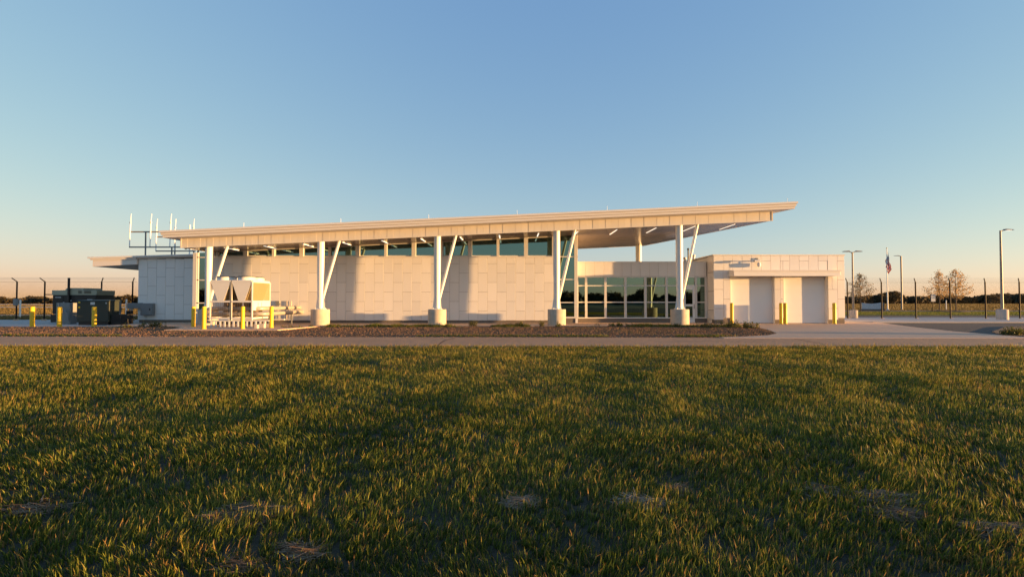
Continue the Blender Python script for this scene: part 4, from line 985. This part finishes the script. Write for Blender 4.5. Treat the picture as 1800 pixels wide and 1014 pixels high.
dry = (nr.uniform(0, 1, n) < (.10 + .08 * np.clip((6 - gy) / 3, 0, 1) + .22 * np.clip(vnoise(gx, gy, 1.1, 9) - .55, 0, 1) * 2 + .30 * edge_)); tone = np.where(dry, nr.uniform(.8, 1, n), tone)
hgt = hgt * (.74 + .26 * np.clip((gy - 2) / 6, 0, 1)); wid = wid * (.85 + .15 * np.clip((gy - 2) / 4, 0, 1))
lean = np.where(tall, np.clip(nr.normal(.30, .18, n), .02, .9), np.clip(nr.normal(.6, .3, n), .05, 1.3))
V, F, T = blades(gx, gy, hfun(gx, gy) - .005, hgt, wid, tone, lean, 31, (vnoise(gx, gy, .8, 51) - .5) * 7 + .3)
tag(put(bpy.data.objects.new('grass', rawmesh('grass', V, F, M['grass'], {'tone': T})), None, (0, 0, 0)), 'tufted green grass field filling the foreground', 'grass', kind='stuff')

# --- far field, lawn and bed-edge grass
def patch(name, label, x, y, z, h, w, tone, m, seed):
    V, F, T = blades(x, y, z, h, w, tone, np.clip(nr.normal(.4, .2, len(x)), .05, 1), seed)
    tag(put(bpy.data.objects.new(name, rawmesh(name, V, F, M[m], {'tone': T})), None, (0, 0, 0)), label, 'grass', kind='stuff')
n = 70000; fy_ = 41 * (300 / 41) ** nr.uniform(0, 1, n); fx_ = nr.uniform(-1.25, -.55, n) * fy_
k = ~(((fy_ > 51.8) & (fy_ < 58.2)) | ((fy_ > 117) & (fy_ < 141)) | ((fy_ > 203) & (fy_ < 262))); fx_, fy_ = fx_[k], fy_[k]; n = len(fx_)
patch('field_grass', 'dry tan grass of the airfield on the left', fx_, fy_, np.full(n, -.17), nr.uniform(.12, .30, n), .012 + fy_ * .0007, np.clip(nr.normal(.5, .25, n), 0, 1), 'field_grass', 41)
n = 70000; fy_ = 78.5 * (300 / 78.5) ** nr.uniform(0, 1, n); fx_ = nr.uniform(.55, 1.3, n) * fy_
patch('field_grass', 'dry tan grass of the airfield on the right', fx_, fy_, np.full(n, -.17), nr.uniform(.12, .30, n), .012 + fy_ * .0007, np.clip(nr.normal(.4, .25, n), 0, 1), 'field_grass', 42)
n = 60000; fy_ = nr.uniform(50.7, 65.9, n); fx_ = nr.uniform(28.2, 80, n)
patch('lawn_grass', 'short green lawn strip beyond the right fence', fx_, fy_, np.full(n, .045), nr.uniform(.05, .10, n), nr.uniform(.01, .025, n), np.clip(nr.normal(.55, .15, n), 0, .8), 'grass', 43)
n = 16000; fx_ = nr.uniform(-34, 10.2, n); fy_ = 20.15 + .45 * nr.uniform(0, 1, n) ** 1.5 + np.clip((-fx_ - 0) * .018, 0, .45); k = (vnoise(fx_, fy_, .35, 12) + np.clip(fx_ * .03, -.1, .3) > .48) & inpoly(fx_, fy_, bed_poly); fx_, fy_ = fx_[k], fy_[k]; n = len(fx_)
patch('verge_grass', 'thin grass verge between road and mulch bed', fx_, fy_, np.full(n, .03), nr.uniform(.04, .12, n), nr.uniform(.005, .012, n), np.clip(nr.normal(.45, .25, n), 0, 1), 'grass', 44)

n = 30000; fx_ = nr.uniform(-10.4, 12.8, n); fy_ = 28.85 - .75 * np.abs(nr.normal(0, .5, n)); k = (vnoise(fx_, fy_, .55, 14) > .42) & inpoly(fx_, fy_, bed_poly); fx_, fy_ = fx_[k], fy_[k]; n = len(fx_)
patch('fringe_grass', 'ragged green fringe along the back of the mulch bed by the sidewalk', fx_, fy_, np.full(n, -.01), nr.uniform(.05, .22, n) * (.4 + vnoise(fx_, fy_, 1.7, 15)), nr.uniform(.006, .014, n), np.clip(nr.normal(.5, .25, n), 0, 1), 'grass', 45)
n = 9000; fx_ = nr.uniform(-36, 12, n); fy_ = nr.uniform(20.4, 28.4, n); k = (vnoise(fx_, fy_, .5, 16) > .62) & inpoly(fx_, fy_, bed_poly); fx_, fy_ = fx_[k], fy_[k]; n = len(fx_)
patch('bed_grass', 'scattered green sprouts in the mulch bed', fx_, fy_, np.full(n, -.01), nr.uniform(.03, .10, n), nr.uniform(.005, .012, n), np.clip(nr.normal(.5, .25, n), 0, 1), 'grass', 46)

# --- weeds
def weed(x, y, h, w, label, seed, name='weed', grp=None, nleaf=260):
    rg = np.random.default_rng(seed); o = empty(name, (x, y, .03), label, 'weed', grp); mb = MB(); pts = []
    ns = max(4, int(w * 14))
    for k in range(ns):
        az = rg.uniform(0, 2 * PI); r0 = rg.uniform(0, w * .42); bx, by = x + r0 * math.cos(az), y + .5 * r0 * math.sin(az); hh_ = h * rg.uniform(.45, 1.0); tx, ty = bx + rg.normal(0, .12) * h, by + rg.normal(0, .12) * h
        mb.tube([(bx, by, .02), ((bx + tx) / 2, (by + ty) / 2, hh_ * .55), (tx, ty, hh_)], [.006, .005, .002], 4, False)
        for _ in range(nleaf // ns):
            t_ = rg.uniform(.1, 1.05); pts.append((bx + (tx - bx) * t_ + rg.normal(0, .05), by + (ty - by) * t_ + rg.normal(0, .05), max(.05, hh_ * t_ + rg.normal(0, .03))))
    tag(mb.build('stem', M['bark'], o), kind='stuff'); P = np.array(pts); V, F, T = leaves(P, .032, np.clip(rg.normal(.5, .28, len(P)), 0, 1))
    put(bpy.data.objects.new('foliage', rawmesh('foliage', V - np.array([x, y, .03]), F, M['weed'], {'tone': T})), o, (x, y, .03))
def weed_at(px, ybase, ytop, wpx, label, seed, **k):
    p = gp(px, ybase, .03); weed(p.x, p.y, (ybase - ytop) * p.y / FPX, wpx * p.y / FPX, label, seed, **k)
weed_at(1285, 575, 562, 60, 'bushy weeds at the end of the bed left of the first garage bollard', 1, nleaf=900)
weed_at(1318, 576, 565, 50, 'bushy weeds at the tip of the bed by the concrete apron', 2, nleaf=800)
weed_at(1245, 575, 567, 50, 'low weeds in the bed in front of the entrance door', 3, nleaf=500)
weed_at(268, 574, 564, 60, 'low dark weeds in front of the shaded left wing', 4, nleaf=800)
weed_at(228, 575, 569, 40, 'sparse low weeds right of the transformer', 5, nleaf=300)
weed_at(512, 576, 572, 50, 'low weeds right of the chiller pad corner', 6, nleaf=400)
weed_at(1775, 588, 573, 60, 'dense green weeds at the lower right edge beside the driveway', 7, nleaf=1400)
weed_at(1815, 587, 572, 50, 'dense green weeds cut by the right edge of the picture', 8, nleaf=1000)
weed_at(833, 573, 563, 24, 'upright weeds in front of the wall between the middle columns', 9, nleaf=400)
weed_at(914, 573, 564, 18, 'upright weeds left of the fourth column pedestal', 10, nleaf=320)
weed_at(952, 573, 562, 12, 'tall thin weed beside the fourth column pedestal', 11, nleaf=240)
weed_at(983, 574, 565, 12, 'weed growing against the fourth column pedestal', 12, nleaf=220)
weed_at(1085, 573, 566, 90, 'long low weeds below the entrance windows', 13, nleaf=700)
weed_at(716, 575, 569, 14, 'small weed left of the third column pedestal', 14, nleaf=160)
weed_at(690, 574, 571, 12, 'tiny weed in front of the wall left of the third pedestal', 15, nleaf=120)
weed_at(548, 574, 570, 16, 'small weed left of the second column pedestal', 16, nleaf=160)
weed_at(786, 574, 569, 20, 'small weeds right of the third column pedestal', 17, nleaf=240)
weed_at(1190, 574, 567, 18, 'weeds in front of the fifth column pedestal', 18, nleaf=240)
slab('island', [gp(1742, 584).xy[:], gp(1760, 590).xy[:], gp(1850, 592).xy[:], gp(1900, 580).xy[:], gp(1850, 572.5).xy[:], gp(1765, 575).xy[:]], -.15, .03, 'mulch')

# --- clumps of cut dry grass lying in the field
def hay(px, py, wpx, hpx, label, seed, pale=.5, n=420):
    n = int(n * 1.3); rg = np.random.default_rng(seed); p = gp(px, py); s = p.y / FPX; w = wpx * s / 2; dpt = hpx * s * p.y / CAM_Z * .5
    dpt = min(dpt, w * 1.2); z0 = float(hfun(np.array([p.x]), np.array([p.y]))[0])
    o_ = np.array([p.x, p.y, z0]); V, F, T = [], [], []
    nl = max(3, int(wpx / 14)); lob = [(rg.uniform(-.8, .8) * w, rg.uniform(-.7, .7) * dpt, rg.uniform(.18, .42) * w, rg.uniform(.2, .45) * dpt, rg.normal(-.3, .45), rg.uniform(.0, .03)) for _ in range(nl)]
    for k in range(n):
        lx_, ly_, lw2, ld2, la, lz = lob[int(rg.integers(nl))]; gx_, gy_ = rg.normal(0, .95, 2); x, y = lx_ + gx_ * lw2, ly_ + gy_ * ld2; r_ = min(1, math.hypot(gx_, gy_))
        zc = .010 + .6 * lz + .038 * (1 - r_) * rg.uniform(.2, 1.2); L_ = rg.uniform(.03, .12); a = la + rg.normal(0, .45) + .5 * gx_; tilt = rg.normal(.06, .18)
        d = np.array([math.cos(a) * math.cos(tilt), math.sin(a) * math.cos(tilt), math.sin(tilt)]); c = np.array([x, y, zc]); sd2 = np.array([-d[1], d[0], .6]) * .0022
        bend = np.array([0, 0, .012]); i = len(V)
        bend = bend + np.array([sd2[0], sd2[1], 0]) * rg.normal(0, 5)
        V += [c - d * L_ - sd2 - bend, c - d * L_ + sd2 - bend, c + sd2, c - sd2, c + d * L_ - bend]; F += [(i, i + 1, i + 2), (i, i + 2, i + 3), (i + 3, i + 2, i + 4)]; T += [min(1, max(0, rg.normal(pale, .2)))] * 5
    ob = put(bpy.data.objects.new('dry_grass_clump', rawmesh('dry_grass_clump', np.array(V), np.array(F), M['straw'], {'tone': np.array(T)})), None, o_); tag(ob, label, 'hay', 'clumps of dry cut grass')
hay(412, 905, 80, 60, 'reddish dry grass clump at the lower left of the field', 1, .45, 800)
hay(500, 900, 50, 22, 'small dry grass clump right of the reddish clump', 2, .4, 260)
hay(920, 882, 55, 18, 'pale dry grass clump near the middle of the foreground', 3, .7, 360)
hay(1120, 884, 60, 18, 'palest dry grass clump right of the middle foreground', 4, .9, 420)
hay(1190, 862, 36, 10, 'faint dry grass clump just behind the palest clump', 5, .5, 200)
hay(1515, 872, 130, 34, 'wide dry grass swath at the right of the foreground', 6, .55, 900)
hay(1590, 905, 80, 20, 'thin dry grass swath below the wide swath on the right', 7, .45, 360)
hay(80, 892, 90, 22, 'grey dry grass clump near the left edge', 8, .55, 420)
hay(530, 968, 60, 24, 'grey dry grass clump at the bottom left of centre', 9, .5, 300)
hay(1745, 925, 100, 24, 'dry grass clump near the lower right corner', 11, .5, 380)
hay(22, 692, 44, 9, 'small brown dry grass clump at the left edge, farther back', 12, .4, 260)
hay(400, 995, 90, 18, 'brown dry grass clump at the bottom left', 14, .3, 300)
